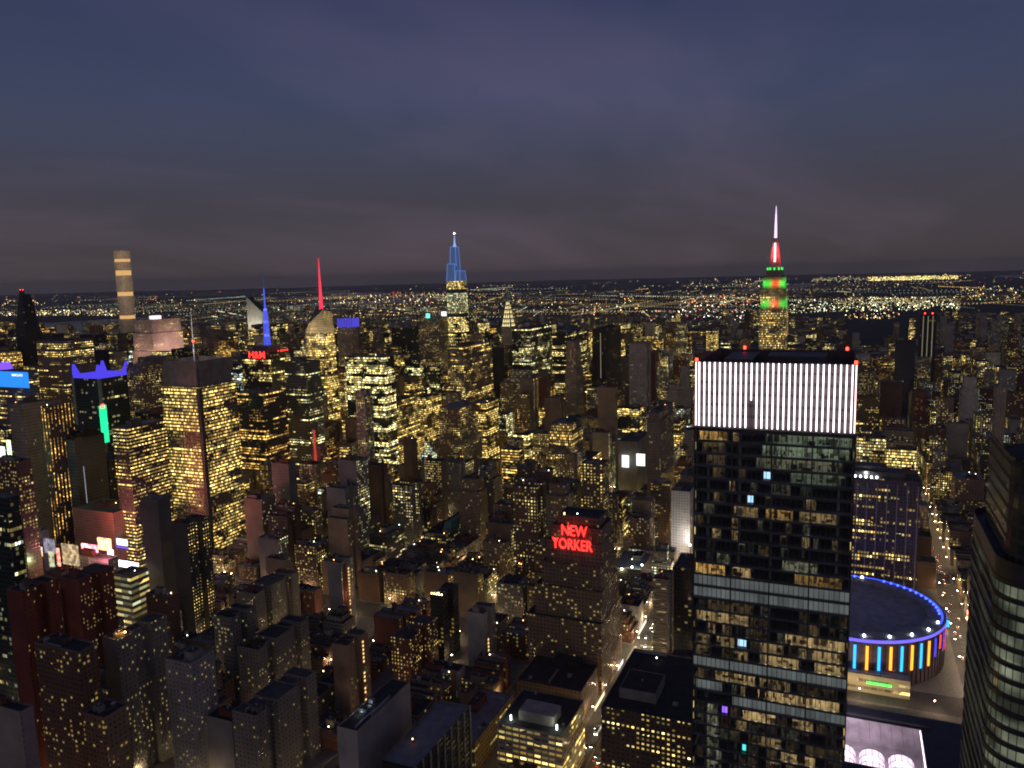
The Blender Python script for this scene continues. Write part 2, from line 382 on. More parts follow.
def building(name, tiers, st, label, cat='building', group=None, rnd=None, near=True, roofm=None, bulk=True, tank=False, units=0, lamps=0, skip_vis=False, blank='', cornice=False, **kw):
    """tiers: list of (x0,x1,y0,y1,z0,z1)"""
    rnd = rnd or R
    x0, x1, y0, y1 = min(t[0] for t in tiers), max(t[1] for t in tiers), min(t[2] for t in tiers), max(t[3] for t in tiers)
    org = ((x0+x1)/2, (y0+y1)/2, 0)
    root = thing(name, org, label, cat, group)
    L = lambda a, b, c, d: (a-org[0], b-org[0], c-org[1], d-org[1])
    ro, w = MB(), MB(); u0 = rnd.random()*300
    for (a, b, c, d, z0, z1) in tiers:
        a, b, c, d = L(a, b, c, d); P = rect(a, b, c, d); u = round(u0)*1.0
        for i in range(4):
            u = w.side(P[i], P[(i+1) % 4], z0, z1, 1 if 'senw'[i] in blank else 0, u)
        roof_cap(ro, a, b, c, d, z1)
    wo_ = w.build('wall', [FAC, FACB], root); style(wo_, st, **kw)
    # no window rows in the parapet
    if cornice:
        a, b, c, d, z0, z1 = tiers[-1]; a, b, c, d = L(a, b, c, d); cb = MB()
        for zz_, e_, h_ in ((z1-1.5, .55, .5), (z1-4.9, .25, .35)):
            O_, I_ = rect(a-e_, b+e_, c-e_, d+e_), rect(a+.01, b-.01, c+.01, d-.01)
            cb.prism(O_, zz_, zz_+h_, 0, None, None)
            for i in range(4):
                j = (i+1) % 4; cb.face([(*O_[i], zz_+h_), (*O_[j], zz_+h_), (*I_[j], zz_+h_), (*I_[i], zz_+h_)]); cb.face([(*O_[j], zz_), (*O_[i], zz_), (*I_[i], zz_), (*I_[j], zz_)])
        cb.build('cornice_trim', COPE, root)
    ro.build('roof', [ROOF[rnd.randrange(3) if roofm is None else roofm], COPE], root)
    a, b, c, d, _, zt = tiers[-1]; a, b, c, d = L(a, b, c, d); wx, wy = b-a, d-c
    zr = zt-1.1
    if bulk and min(wx, wy) > 7:
        bx, by = wx*rnd.uniform(.22, .45), wy*rnd.uniform(.25, .5)
        px, py = a+1.5+(wx-bx-3)*rnd.random(), c+1.5+(wy-by-3)*rnd.random()
        hb = rnd.uniform(3, 6.5)
        bb = MB(); bb.box(px, px+bx, py, py+by, zr, zr+hb); roof_cap(bb, px+.3, px+bx-.3, py+.3, py+by-.3, zr+hb+.35, 1, 0, .3, .3)
        bo = bb.build('bulkhead', [rnd.choice([CONC, COPE, BRICK, METAL]), ROOF[0]], root)
        if near:
            vb = MB(); vb.cyl(px+bx*.5, py+by*.5, .7, zr+hb+.1, zr+hb+1.4, 8); vb.build('vent', PALEMETAL, bo)
    if tank and min(wx, wy) > 6:
        water_tank(a+2.8+(wx-5.6)*rnd.random(), c+2.8+(wy-5.6)*rnd.random(), zr, root, rnd.uniform(.8, 1.2))
    for _ in range(units):
        q = MB(); sx_, sy_ = rnd.choice(((1.5, 1.5), (2.5, 2), (4, 2), (.8, wy*.4), (wx*.35, .9), (3, 3)))
        px, py = a+1+(wx-sx_-2)*rnd.random(), c+1+(wy-sy_-2)*rnd.random()
        q.box(px, px+sx_, py, py+sy_, zr, zr+rnd.uniform(1.2, 2.4)); q.build('air_unit', rnd.choice([PALEMETAL, METAL]), root)
    if near and rnd.random() < .45:
        for _ in range(rnd.choice((1, 1, 2))):
            q = MB(); px, py = a+.8+(wx-1.6)*rnd.random(), c+.8+(wy-1.6)*rnd.random(); q.cyl(px, py, .32, zr, zr+2.2, 6, 1, 0); q.cyl(px, py, .45, zr+2.2, zr+2.9, 6); q.build('roof_lamp', [rnd.choice(RLAMP), METAL], root)
    FOOT.append((x0, x1, y0, y1))
    if not skip_vis: VIS.append((root, tiers))
    return root

def corner(xl, xc, xr, yt, D, dep=None, wid=None):
    """box whose near vertical edge is seen at column xc with its top at row yt and D metres away; its west face runs
    to column xl, its south face to column xr (north of the lens axis), or north face to xl and west face to xr (south of it)"""
    X0, Y0, zt = at(xc, yt, D)
    if Y0 >= 0:
        Y1 = Y0+wid if wid else bis(lambda t: proj(X0, t, zt)[0], xl, Y0, Y0+400)
        X1 = X0+dep if dep else bis(lambda t: proj(t, Y0, zt)[0], xr, X0, X0+160)
        return X0, X1, Y0, Y1, zt
    Y1 = Y0-wid if wid else bis(lambda t: proj(X0, t, zt)[0], xr, Y0, Y0-300)
    X1 = X0+dep if dep else bis(lambda t: proj(t, Y0, zt)[0], xl, X0, X0+160)
    return X0, X1, Y1, Y0, zt
CLEAR = []
def B(name, xl, xc, xr, yt, D, st, label, steps=None, dep=None, wid=None, kb=None, **kw):
    CLEAR.append((xl, xr, kb or yt+40, D))
    x0, x1, y0, y1, zt = corner(xl, xc, xr, yt, D, dep, wid)
    tiers = []
    if steps:                      # shares of height with insets in metres
        z = 0
        for k, (h, ins) in enumerate(steps):
            z2 = zt*h; tiers.append((x0-ins, x1+ins, y0-ins, y1+ins, z, z2)); z = z2
        tiers.append((x0, x1, y0, y1, z, zt))
    elif name in ('apartment_tower', 'apartment_block') and x1-x0 > 18 and y1-y0 > 9:
        w, dp = x1-x0, min(5.5, (y1-y0)*.35); n = max(1, int(w/24)); tiers = []
        for i in range(n):                       # light courts cut into the long side
            a, b = x0+w*i/n, x0+w*(i+1)/n; m = (b-a)
            if i == 0: tiers.append((a, a+m*.34, y0, y1, 0, zt))
            tiers.append((a+m*.34, b-m*.34, y0+dp, y1, 0, zt-1.6)); tiers.append((b-m*.34, b+(m*.34 if i < n-1 else 0), y0, y1, 0, zt))
        tiers = tiers[1:]+tiers[:1]
    else:
        tiers = [(x0, x1, y0, y1, 0, zt)]
    return building(name, tiers, st, label, **kw)

# ================================================================== SETTING
AVE = [-190, 90, 370, 650, 930, 1210, 1490, 1620, 1755, 1885, 2015, 2230, 2460, 2700]
def street(n): return 157+80*(n-34)-(18 if n <= 31 else 0)
WIDE = {34: 30, 42: 30, 57: 30, 23: 30}
ASPH = principled('asphalt', (.085, .082, .078), .75, nscale=.4)
WALK = principled('sidewalk', (.20, .19, .175), .85, nscale=.6)
LAND = principled('far_land', (.050, .048, .045), .95, nscale=.002, noise=.5)
WATER = principled('river_water', (.012, .015, .02), .18, nscale=.004)
PAINT = principled('road_paint', (.62, .60, .55), .8, nscale=.8)
YPAINT = principled('yellow_paint', (.55, .36, .06), .8, nscale=.8)

g = MB()
n = 96
for (ra, rb) in ((0, 3000), (3000, 36000)):
    for i in range(n):
        a, b = 2*pi*i/n, 2*pi*(i+1)/n
        p = [(ra*cos(a), ra*sin(a), 0), (rb*cos(a), rb*sin(a), 0), (rb*cos(b), rb*sin(b), 0), (ra*cos(b), ra*sin(b), 0)]
        g.face(p if ra else p[1:] if False else [p[0], p[1], p[2]], 0 if ra == 0 else 1)
struct(g.build('ground', [ASPH, LAND]))
wv = MB()
west = [(2760, -9000), (2740, -2500), (2720, -400), (2730, 900), (2760, 2200), (2860, 3600), (3300, 5200), (3900, 7000)]
east = [(3900, -9000), (3500, -2600), (3420, -500), (3360, 800), (3380, 2200), (3600, 3600), (4600, 5000), (6200, 6600)]
for i in range(len(west)-1):
    wv.face([(*west[i], .35), (*east[i], .35), (*east[i+1], .35), (*west[i+1], .35)])
for (cx_, cy_, rx_, ry_, a_) in ((9500, 6200, 2600, 900, .25), (14500, 1200, 3800, 500, -.1), (20000, -4200, 5000, 900, .05), (13000, 9000, 4000, 800, .5)):
    wv.face([(cx_+rx_*cos(t)*cos(a_)-ry_*sin(t)*sin(a_), cy_+rx_*cos(t)*sin(a_)+ry_*sin(t)*cos(a_), .35) for t in [2*pi*i/40 for i in range(40)]])
struct(wv.build('river', WATER))

def inview(x, y, pad=60, z=0):
    d = np.array([x, y, z-H])
    if d @ cf < 20: return False
    px, py = proj(x, y, z)
    return -pad < px < 1024+pad and py < 768+pad*1.5
BLOCKS = []
for i in range(1, len(AVE)-1):
    for nst in range(22, 92):
        x0, x1 = AVE[i]+15, AVE[i+1]-15
        y0, y1 = street(nst)+WIDE.get(nst, 18)/2, street(nst+1)-WIDE.get(nst+1, 18)/2
        if i == 3 and nst in (31, 32): continue
        if nst >= 59 and 650 <= AVE[i] < 1490: continue
        if i == 2 and nst in (31, 32): continue
        if any(inview(a, b, 140) for a in (x0, (x0+x1)/2, x1) for b in (y0, y1)):
            BLOCKS.append((i, nst, x0, x1, y0, y1))
BLOCKS.append((2, 31, 385, 635, -92, 68)); BLOCKS.append((3, 31, 665, 915, -92, 68))
for (i, nst, x0, x1, y0, y1) in BLOCKS:
    if x0 < 1500:
        pv = MB(); c = 3
        poly = [(x0+c, y0), (x1-c, y0), (x1, y0+c), (x1, y1-c), (x1-c, y1), (x0+c, y1), (x0, y1-c), (x0, y0+c)]
        pv.prism(poly, 0, .15, 0, 0); struct(pv.build('pavement', WALK))
# paint on the two streets one can look into
def marks(Y, half, x0, x1, two):
    b = MB(); z = .008
    strip = lambda a, b_, c, d, mi: b.face([(a, c, z), (b_, c, z), (b_, d, z), (a, d, z)], mi)
    skip = lambda x: any(abs(x-A) < 19 for A in AVE)
    x = x0
    while x < x1:
        if not skip(x):
            if two:
                strip(x, x+6, Y-.35, Y-.15, 1); strip(x, x+6, Y+.15, Y+.35, 1)
            for s_ in ((-1, 1) if two else (-.34, .34)):
                strip(x, x+3, Y+s_*half*.5-.08, Y+s_*half*.5+.08, 0)
        x += 6 if two else 9
    for A in AVE:
        if x0 < A < x1:
            for sx_ in (-18.5, 15.2):
                k = -half+.8
                while k < half-.8:
                    strip(A+sx_, A+sx_+3.2, Y+k, Y+k+.55, 0); k += 1.25
            for sy_ in (-half-4, half+1):
                k = -14
                while k < 14:
                    strip(A+k, A+k+.55, Y+sy_, Y+sy_+3, 0); k += 1.25
    return b
struct(marks(street(34), 9.5, 400, 1180, True).build('lane_marking', [PAINT, YPAINT]))
struct(marks(street(31), 5.5, 400, 1180, False).build('lane_marking', [PAINT, YPAINT]))

# ================================================================== LANDMARKS
LMK = []      # (phrase, px, py) used when the other buildings are told apart
def lm(phrase, px, py): LMK.append((phrase, px, py))

# ---- glass office tower with the lit crown
def onplane(px, py, X):
    d = ray(px, py); t = X/d[0]; return d[1]*t, H+d[2]*t
FX = 245.0
yL, zT = onplane(695, 362, FX); yR, _ = onplane(858, 364, FX); _, zC = onplane(776, 432, FX)
BX = FX+50
T = thing('office_tower', (FX, (yL+yR)/2, 0), 'dark glass office tower crowned by rows of vertical white light tubes', 'building'); tw = T
FOOT.append((385, 590, 60, 142)); FOOT.append((FX, BX, yR, yL)); VIS.append((T, [(FX, BX, yR, yL, 0, zT)]))
lm('white-crowned tower', 776, 440)
ox, oy = FX, (yL+yR)/2
Y0, Y1 = yR-oy, yL-oy; DX = BX-FX
FH = (zC-0)/round(zC/3.95)
SHADEM, n_, l_ = mat('lit_shade')
o_ = n_.new('ShaderNodeOutputMaterial'); p_ = n_.new('ShaderNodeBsdfPrincipled'); l_.new(p_.outputs[0], o_.inputs[0])
p_.inputs['Base Color'].default_value = (.45, .45, .44, 1)
g_ = n_.new('ShaderNodeNewGeometry'); s_ = n_.new('ShaderNodeSeparateXYZ'); l_.new(g_.outputs['Position'], s_.inputs[0])
a_ = n_.new('ShaderNodeMath'); a_.operation = 'DIVIDE'; a_.inputs[1].default_value = 1.5; l_.new(s_.outputs['Y'], a_.inputs[0])
f_ = n_.new('ShaderNodeMath'); f_.operation = 'FLOOR'; l_.new(a_.outputs[0], f_.inputs[0])
c_ = n_.new('ShaderNodeCombineXYZ'); l_.new(f_.outputs[0], c_.inputs[0])
fz = n_.new('ShaderNodeMath'); fz.operation = 'DIVIDE'; fz.inputs[1].default_value = FH; l_.new(s_.outputs['Z'], fz.inputs[0])
ff = n_.new('ShaderNodeMath'); ff.operation = 'FLOOR'; l_.new(fz.outputs[0], ff.inputs[0]); l_.new(ff.outputs[0], c_.inputs[1])
w_ = n_.new('ShaderNodeTexWhiteNoise'); l_.new(c_.outputs[0], w_.inputs['Vector'])
t_ = n_.new('ShaderNodeTexNoise'); t_.inputs['Scale'].default_value = .12; l_.new(g_.outputs['Position'], t_.inputs['Vector'])
m_ = n_.new('ShaderNodeMath'); m_.operation = 'MULTIPLY_ADD'; m_.inputs[1].default_value = .05; l_.new(w_.outputs['Value'], m_.inputs[0])
k_ = n_.new('ShaderNodeMath'); k_.operation = 'MULTIPLY'; k_.inputs[1].default_value = .17; l_.new(t_.outputs['Fac'], k_.inputs[0]); l_.new(k_.outputs[0], m_.inputs[2])
p_.inputs['Emission Color'].default_value = (.92, 1, .97, 1); l_.new(m_.outputs[0], p_.inputs['Emission Strength'])
SHADEM.cycles.emission_sampling = 'NONE'
INWALL = principled('office_wall', (.55, .50, .42), .8)
CARPET = principled('office_carpet', (.22, .20, .17), .9)
FURN = principled('office_furniture', (.10, .08, .06), .6)
LMAT = {'warm': emis('warm_ceiling', (1, .74, .36), 19), 'pale': emis('pale_ceiling', (.88, .96, .72), 12), 'green': emis('cool_ceiling', (.62, .86, .66), 11), 'orange': emis('amber_ceiling', (1, .62, .20), 18)}
SCRB = emis('blue_white_screen', (.45, .72, 1), 1.6); SCRP = emis('violet_screen', (.30, .12, 1), 2.0); SCRT = emis('teal_screen', (.1, .9, .9), 1.4)
FLOORS = {0: [(.03, .22, 'orange', 1.0), (.46, .98, 'green', .5)], 1: [(.05, .2, 'warm', .12), (.44, .97, 'green', .55)], 2: [(.08, .2, 'warm', .1), (.4, .93, 'pale', .22)], 3: [(.45, .50, 'scr', 1), (.62, .95, 'green', .3), (.12, .2, 'warm', .15)], 4: [(.5, .62, 'pale', .2), (.23, .27, 'warm', .4)],
 5: [(.35, .39, 'scr', 1), (.13, .2, 'warm', .25), (.72, .78, 'warm', .4)], 6: [(.26, .42, 'warm', .5), (.47, .64, 'orange', .55), (.68, .91, 'warm', .4)], 7: [(.25, .29, 'warm', .35), (.71, .75, 'pale', .3)], 8: [(.12, .18, 'warm', .5), (.25, .3, 'warm', .5), (.70, .75, 'warm', .5)], 9: [(.3, .34, 'pale', .2)],
 10: [(.15, .24, 'pale', .4), (.58, .8, 'pale', .4)], 11: [(0.005, .21, 'orange', 1.4), (.26, .38, 'warm', 1.0), (.66, .95, 'orange', .35)], 12: [(0, 1, 'shade', 1)], 13: [(0, 1, 'shade', 1)], 14: [(.1, .4, 'warm', .1)], 15: [(.02, .37, 'warm', .6)], 16: [(.1, .15, 'warm', .6), (.61, .98, 'warm', .9)],
 17: [(.02, .11, 'warm', .8), (.16, .28, 'warm', .4), (.30, .36, 'scr', .6), (.45, .6, 'warm', .7), (.7, .97, 'warm', .5)], 18: [(.02, .12, 'warm', .3), (.27, .37, 'warm', .8), (.45, .7, 'warm', .7), (.8, .98, 'warm', .8)], 19: [(0, 1, 'shade', 1)], 20: [(.15, .42, 'warm', .6), (.45, .65, 'warm', .3)],
 21: [(.02, .2, 'shade', .5), (.44, .96, 'warm', .8)], 22: [(.27, 1, 'shade', 1)], 23: [(.1, .17, 'pale', .8), (.2, .24, 'scrp', 1), (.34, .56, 'warm', 1.0), (.67, .8, 'warm', 1.1)], 24: [(.1, .18, 'pale', .9), (.30, .37, 'warm', .5), (.6, .72, 'pale', .15)], 25: [(.1, .19, 'pale', .9), (.45, .6, 'warm', .5)],
 26: [(.1, .18, 'pale', .8), (.34, .37, 'scrt', 1), (.6, .82, 'warm', .8)], 27: [(.1, .2, 'pale', .8), (.5, .6, 'warm', .4)], 28: [(.1, .2, 'pale', .7), (.62, .8, 'warm', .5)], 29: [(.1, .2, 'pale', .7)], 30: [(.3, .5, 'warm', .5)]}
LVL = {}
SPAN = principled('spandrel_glass', (.20, .22, .24), .18, .5)
def ceil_mat(kind, b):
    k = (kind, round(b, 2))
    if k not in LVL:
        x = LMAT[kind].copy(); x.name = kind+'_ceiling_light'
        for nd in x.node_tree.nodes:
            if nd.type == 'EMISSION': nd.inputs[1].default_value *= b
        LVL[k] = x
    return LVL[k]
rf = random.Random(3)
nfl = int(round(zC/FH))
body = MB(); body.box(10.5, DX, Y0, Y1, 0, zC, 0, None); body.box(.6, 10.5, Y0, Y0+.3, 0, zC, 0, None); body.box(.6, 10.5, Y1-.3, Y1, 0, zC, 0, None)
style(body.build('tower_body', FAC, T), 'glass', lit=.3, ch=FH)
q = MB(); q.box(.0, 10.6, Y0, Y1, zC-.03, zC+.3, 0, 0, 0); q.box(-.02, .33, Y0, Y1, zC-.8, zC-.04, 0, 0, 0); q.build('crown_deck', METAL, T)
for k in range(nfl):
    z1 = zC-FH*k; z0 = z1-FH
    seg = FLOORS.get(k, [] if k > 40 else [(.1, .2, 'pale', .6), (.5, .6+.2*rf.random(), 'warm', .5)])
    if k <= 34:
        occ = [(a_, b_) for a_, b_, _, _ in seg]
        if k >= 14 and not any(s_[2] == 'shade' for s_ in seg):
            for a_ in np.arange(.01, .97, .0625):
                b_ = a_+.06
                if all(b_ < o1 or a_ > o2 for o1, o2 in occ) and rf.random() < .62: occ.append((a_, b_)); seg = seg+[(a_, b_, rf.choice(('warm', 'warm', 'warm', 'pale')), rf.choice((.05, .08, .12, .2)))]
        for _ in range(rf.choice((3, 4, 5))):
            a_ = rf.uniform(.02, .9); b_ = min(.985, a_+rf.choice((.03, .04, .07, .14)))
            if all(b_ < o1-.01 or a_ > o2+.01 for o1, o2 in occ): occ.append((a_, b_)); seg = seg+[(a_, b_, rf.choice(('warm', 'warm', 'pale', 'green')), rf.choice((.06, .1, .16, .3)))]
    fl = MB()
    fl.box(.35, 10.4, Y0+.32, Y1-.32, z0, z0+.28, 1, 1, 1)                 # slab
    fl.box(.0, .33, Y0, Y1, z0-.40, z0+.36, 3, 3, 3)                       # spandrel edge
    if k <= 34:
        fl.face([(10.3, Y1-.35, z0+.29), (10.3, Y0+.35, z0+.29), (10.3, Y0+.35, z1-.02), (10.3, Y1-.35, z1-.02)], 0)
        for yy in np.linspace(Y0+4, Y1-4, 5): fl.box(2.2, 3.0, yy-.4, yy+.4, z0+.29, z1-.02, 0, None)
    fo = None
    cuts = sorted({.005, .995, *[s[0] for s in seg], *[s[1] for s in seg]})
    if k <= 34:
        for c in cuts:
            yy = Y1-(Y1-Y0)*min(max(c, .01), .99); fl.box(.9, 10.2, yy-.08, yy+.08, z0+.3, z1-.03, 0, None)
        for (a, b, kd, br) in seg:
            if kd in LMAT:
                for q in range(int((b-a)*80)+2):                            # desks, cabinets, people-high partitions
                    yy = Y1-(Y1-Y0)*rf.uniform(a+.005, b-.005); xx = rf.uniform(1.0, 8); s1, s2 = rf.uniform(.2, .9), rf.choice((.08, .15, .3, .5, .9))
                    if yy-s2 < Y0+.5 or yy+s2 > Y1-.5: continue
                    fl.box(xx, xx+s1, yy-s2, yy+s2, z0+.29, z0+.29+rf.choice([.75, .75, 1.2, 1.5, 2.2, 3.0]), rf.choice([2, 2, 0]), 2)
    fo = fl.build('office_floor', [INWALL, CARPET, FURN, SPAN], T)
    if k > 34: continue
    for (a, b, kd, br) in seg:
        ya, yb = Y1-(Y1-Y0)*a-.12, Y1-(Y1-Y0)*b+.12; q = MB()
        if kd in LMAT:
            w = ya-yb; nstr = max(1, int(w/2.4))
            for i in range(nstr):
                yc = ya-(i+.5)*w/nstr; q.face([(1.2, yc+.28, z1-.5), (9.5, yc+.28, z1-.5), (9.5, yc-.28, z1-.5), (1.2, yc-.28, z1-.5)], 0)
            q.build('ceiling_light', ceil_mat(kd, br), fo)
        elif kd == 'shade':
            q.face([(.55, ya, z0+.45), (.55, yb, z0+.45), (.55, yb, z1-.5), (.55, ya, z1-.5)]); q.build('window_shade', SHADEM, fo)
        else:
            q.box(.9, 1.05, yb, ya, z0+.9, z1-.9, 0, 0); q.build('screen', {'scr': SCRB, 'scrp': SCRP, 'scrt': SCRT}[kd], fo)
GLASS, n_, l_ = mat('curtain_glass')
o_ = n_.new('ShaderNodeOutputMaterial'); mx = n_.new('ShaderNodeMixShader'); tr = n_.new('ShaderNodeBsdfTransparent'); gl = n_.new('ShaderNodeBsdfGlossy')
tr.inputs[0].default_value = (.86, .90, .90, 1); gl.inputs[0].default_value = (.8, .85, .9, 1); gl.inputs['Roughness'].default_value = .03; mx.inputs[0].default_value = .17
l_.new(tr.outputs[0], mx.inputs[1]); l_.new(gl.outputs[0], mx.inputs[2]); l_.new(mx.outputs[0], o_.inputs[0])
q = MB(); q.face([(.2, Y1, 0), (.2, Y0, 0), (.2, Y0, zC), (.2, Y1, zC)]); q.build('glass_skin', GLASS, T)
q = MB(); nm = 32
for i in range(nm+1):
    yy = Y0+(Y1-Y0)*i/nm; w = .20 if i in (0, 8, 16, 24, nm) else .07
    q.box(-.14, .16, yy-w, yy+w, 0, zC-.1, 0, 0)
q.build('mullion_frame', METAL, T)
# crown: light tubes in front of pale screens, plant inside
FIN = emis('white_light_tube', (1, .90, .93), 3.4)
PINKFIN = emis('pink_light_tube', (1, .55, .58), 3.2)
CROWN = principled('crown_screen', (.10, .078, .084), .6)
q = MB()
for (a, b, c, d) in ((.9, 1.3, Y0+.4, Y1-.4), (DX-1.3, DX-.9, Y0+.4, Y1-.4), (.9, DX-.9, Y0+.4, Y0+.8), (.9, DX-.9, Y1-.8, Y1-.4)):
    q.box(a, b, c, d, zC+.3, zT+(-.6 if a > 5 else 0), 0, 1)
q.build('crown_screen', [CROWN, METAL], T)
nf = 29
for i in range(nf+2):
    yy = (Y1-.35) if i == 0 else (Y0+.35) if i == nf+1 else Y1-1.3-(i-1)*(Y1-Y0-2.6)/(nf-1)
    zb = zC+.8+(8.5 if i == 11 else 0)
    q = MB(); q.box(.0, .34, yy-.18, yy+.18, zb, zT, 0, 0, 0)
    q.build('light_tube', PINKFIN if i in (0, nf+1) else FIN, T)
q = MB()
for zz_ in np.linspace(zC+4, zT-3, 5): q.box(.36, .9, Y0+.4, Y1-.4, zz_, zz_+.18, 0, 0, 0)
q.build('crown_frame', METAL, T)
q = MB(); q.box(1.3, DX-1.3, Y0+.8, Y1-.8, zT-6, zT-5.5, 0, 0); q.build('roof', ROOF[0], T)
for (a, b, c, d, h) in ((24, 38, -14, 4, 5.2), (18, 42, 8, 17, 4.6), (10, 19, -16, -7, 4)):
    q = MB(); q.box(a, b, c, d, zT-5.5, zT-5.5+h, 0, 0); q.build('plant_room', METAL, T)
for yy, xx in ((Y1-.4, .6), (Y0+.5, .8), (Y1-9, DX-1), (Y0+3, DX-1)):
    q = MB(); q.cyl(xx, yy, .42, zT+(-.5 if xx > 5 else .2), zT+(.5 if xx > 5 else 1.1), 8); q.build('beacon', REDLAMP, T)

# ---- rounded glass tower at the edge, bands of pale panes
rx0, rx1 = 252, 316
yN = -0.131*rx1
ry0, ry1 = yN-48, yN
zt2 = at(982, 505, hypot(rx1, yN))[2]
T = thing('rounded_tower', (rx0, (ry0+ry1)/2, 0), 'round-cornered glass tower with curving bands of pale panes at the frame edge', 'building')
FOOT.append((rx0, rx1, ry0, ry1)); VIS.append((T, [(rx0, rx1, ry0, ry1, 0, zt2)])); 
def rounded(ins=0, rad=11):
    x0, x1, y0, y1 = ins, rx1-rx0-ins, -24+ins, 24-ins; P = []
    for (cx_, cy_, a0) in ((x0+rad, y0+rad, pi), (x1-rad, y0+rad, 1.5*pi), (x1-rad, y1-rad, 0), (x0+rad, y1-rad, .5*pi)):
        for i in range(9): P.append((cx_+rad*cos(a0+i*pi/16), cy_+rad*sin(a0+i*pi/16)))
    return P
PANE, n_, l_ = mat('pale_pane')
o_ = n_.new('ShaderNodeOutputMaterial'); p_ = n_.new('ShaderNodeBsdfPrincipled'); l_.new(p_.outputs[0], o_.inputs[0])
uvn = n_.new('ShaderNodeUVMap'); uvn.uv_map = 'UVMap'; mp_ = n_.new('ShaderNodeMapping'); mp_.inputs['Scale'].default_value = (1/2.9, 1/4.9, 1); l_.new(uvn.outputs[0], mp_.inputs[0])
fl_ = n_.new('ShaderNodeVectorMath'); fl_.operation = 'FLOOR'; l_.new(mp_.outputs[0], fl_.inputs[0]); w_ = n_.new('ShaderNodeTexWhiteNoise'); l_.new(fl_.outputs[0], w_.inputs['Vector'])
t_ = n_.new('ShaderNodeTexNoise'); t_.inputs['Scale'].default_value = .05; l_.new(uvn.outputs[0], t_.inputs['Vector'])
r_ = n_.new('ShaderNodeMapRange'); r_.inputs['From Min'].default_value = .42; r_.inputs['From Max'].default_value = .62; r_.inputs['To Min'].default_value = .02; r_.inputs['To Max'].default_value = .24; l_.new(t_.outputs['Fac'], r_.inputs[0])
m_ = n_.new('ShaderNodeMath'); m_.operation = 'MULTIPLY'; l_.new(r_.outputs[0], m_.inputs[0])
v_ = n_.new('ShaderNodeMath'); v_.operation = 'MULTIPLY_ADD'; v_.inputs[1].default_value = .6; v_.inputs[2].default_value = .6; l_.new(w_.outputs['Value'], v_.inputs[0]); l_.new(v_.outputs[0], m_.inputs[1])
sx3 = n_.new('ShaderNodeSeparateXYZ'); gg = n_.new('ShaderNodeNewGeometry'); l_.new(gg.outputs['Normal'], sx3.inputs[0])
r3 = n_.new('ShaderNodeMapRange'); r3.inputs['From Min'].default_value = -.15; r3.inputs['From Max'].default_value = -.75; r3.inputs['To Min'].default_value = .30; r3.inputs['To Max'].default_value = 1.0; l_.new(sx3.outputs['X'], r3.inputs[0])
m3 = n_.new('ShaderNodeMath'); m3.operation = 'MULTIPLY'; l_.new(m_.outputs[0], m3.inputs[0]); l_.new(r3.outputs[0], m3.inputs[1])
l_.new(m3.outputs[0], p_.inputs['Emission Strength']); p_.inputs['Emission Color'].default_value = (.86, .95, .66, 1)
p_.inputs['Base Color'].default_value = (.03, .035, .035, 1); p_.inputs['Roughness'].default_value = .08; PANE.cycles.emission_sampling = 'NONE'
fh = 4.9; k = 0; z = zt2-6
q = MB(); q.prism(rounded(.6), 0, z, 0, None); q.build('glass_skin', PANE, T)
while z > 60:
    q = MB(); q.prism(rounded(0), z-1.0, z+.45, 0, 0, 0); q.build('floor_band', METAL, T); z -= fh; k += 1
q = MB(); q.prism(rounded(.2), zt2-6, zt2, 0, None); q.face([(*p, zt2-2) for p in rounded(.3)], 0); q.build('roof_screen', METAL, T)
q = MB(); u = 0; P = rounded(.3); per = 0
for i in range(len(P)):
    a, b = P[i], P[(i+1) % len(P)]; L = hypot(b[0]-a[0], b[1]-a[1]); nn = max(1, int(round(L/2.9)))
    for j in range(nn):
        x, y = a[0]+(b[0]-a[0])*j/nn, a[1]+(b[1]-a[1])*j/nn; q.box(x-.09, x+.09, y-.09, y+.09, 60, zt2-6, 0, None)
q.build('mullion_frame', METAL, T)
dx3 = 36; zt3 = at(997, 440, hypot(rx0+dx3, yN))[2]
def rounded2(ins): return [(x if x < 12 else x-(rx1-rx0-dx3) if x > rx1-rx0-13 else x, y) for x, y in rounded(ins)]
q = MB(); P_ = [(max(5, x), y) for x, y in rounded2(3)]; q.prism(P_, zt2-2.2, zt3, 0, None); q.face([(*p, zt3-.2) for p in P_], 1); style(q.build('plant_room', [FAC, ROOF[0]], T), 'black', lit=.0, wc=(.07, .075, .085), cw=2.6, ch=4.4, mx=.12, lo=.15, hi=.85)
T['label'] = 'round-cornered glass tower with curving bands of pale panes, south of the arena street'

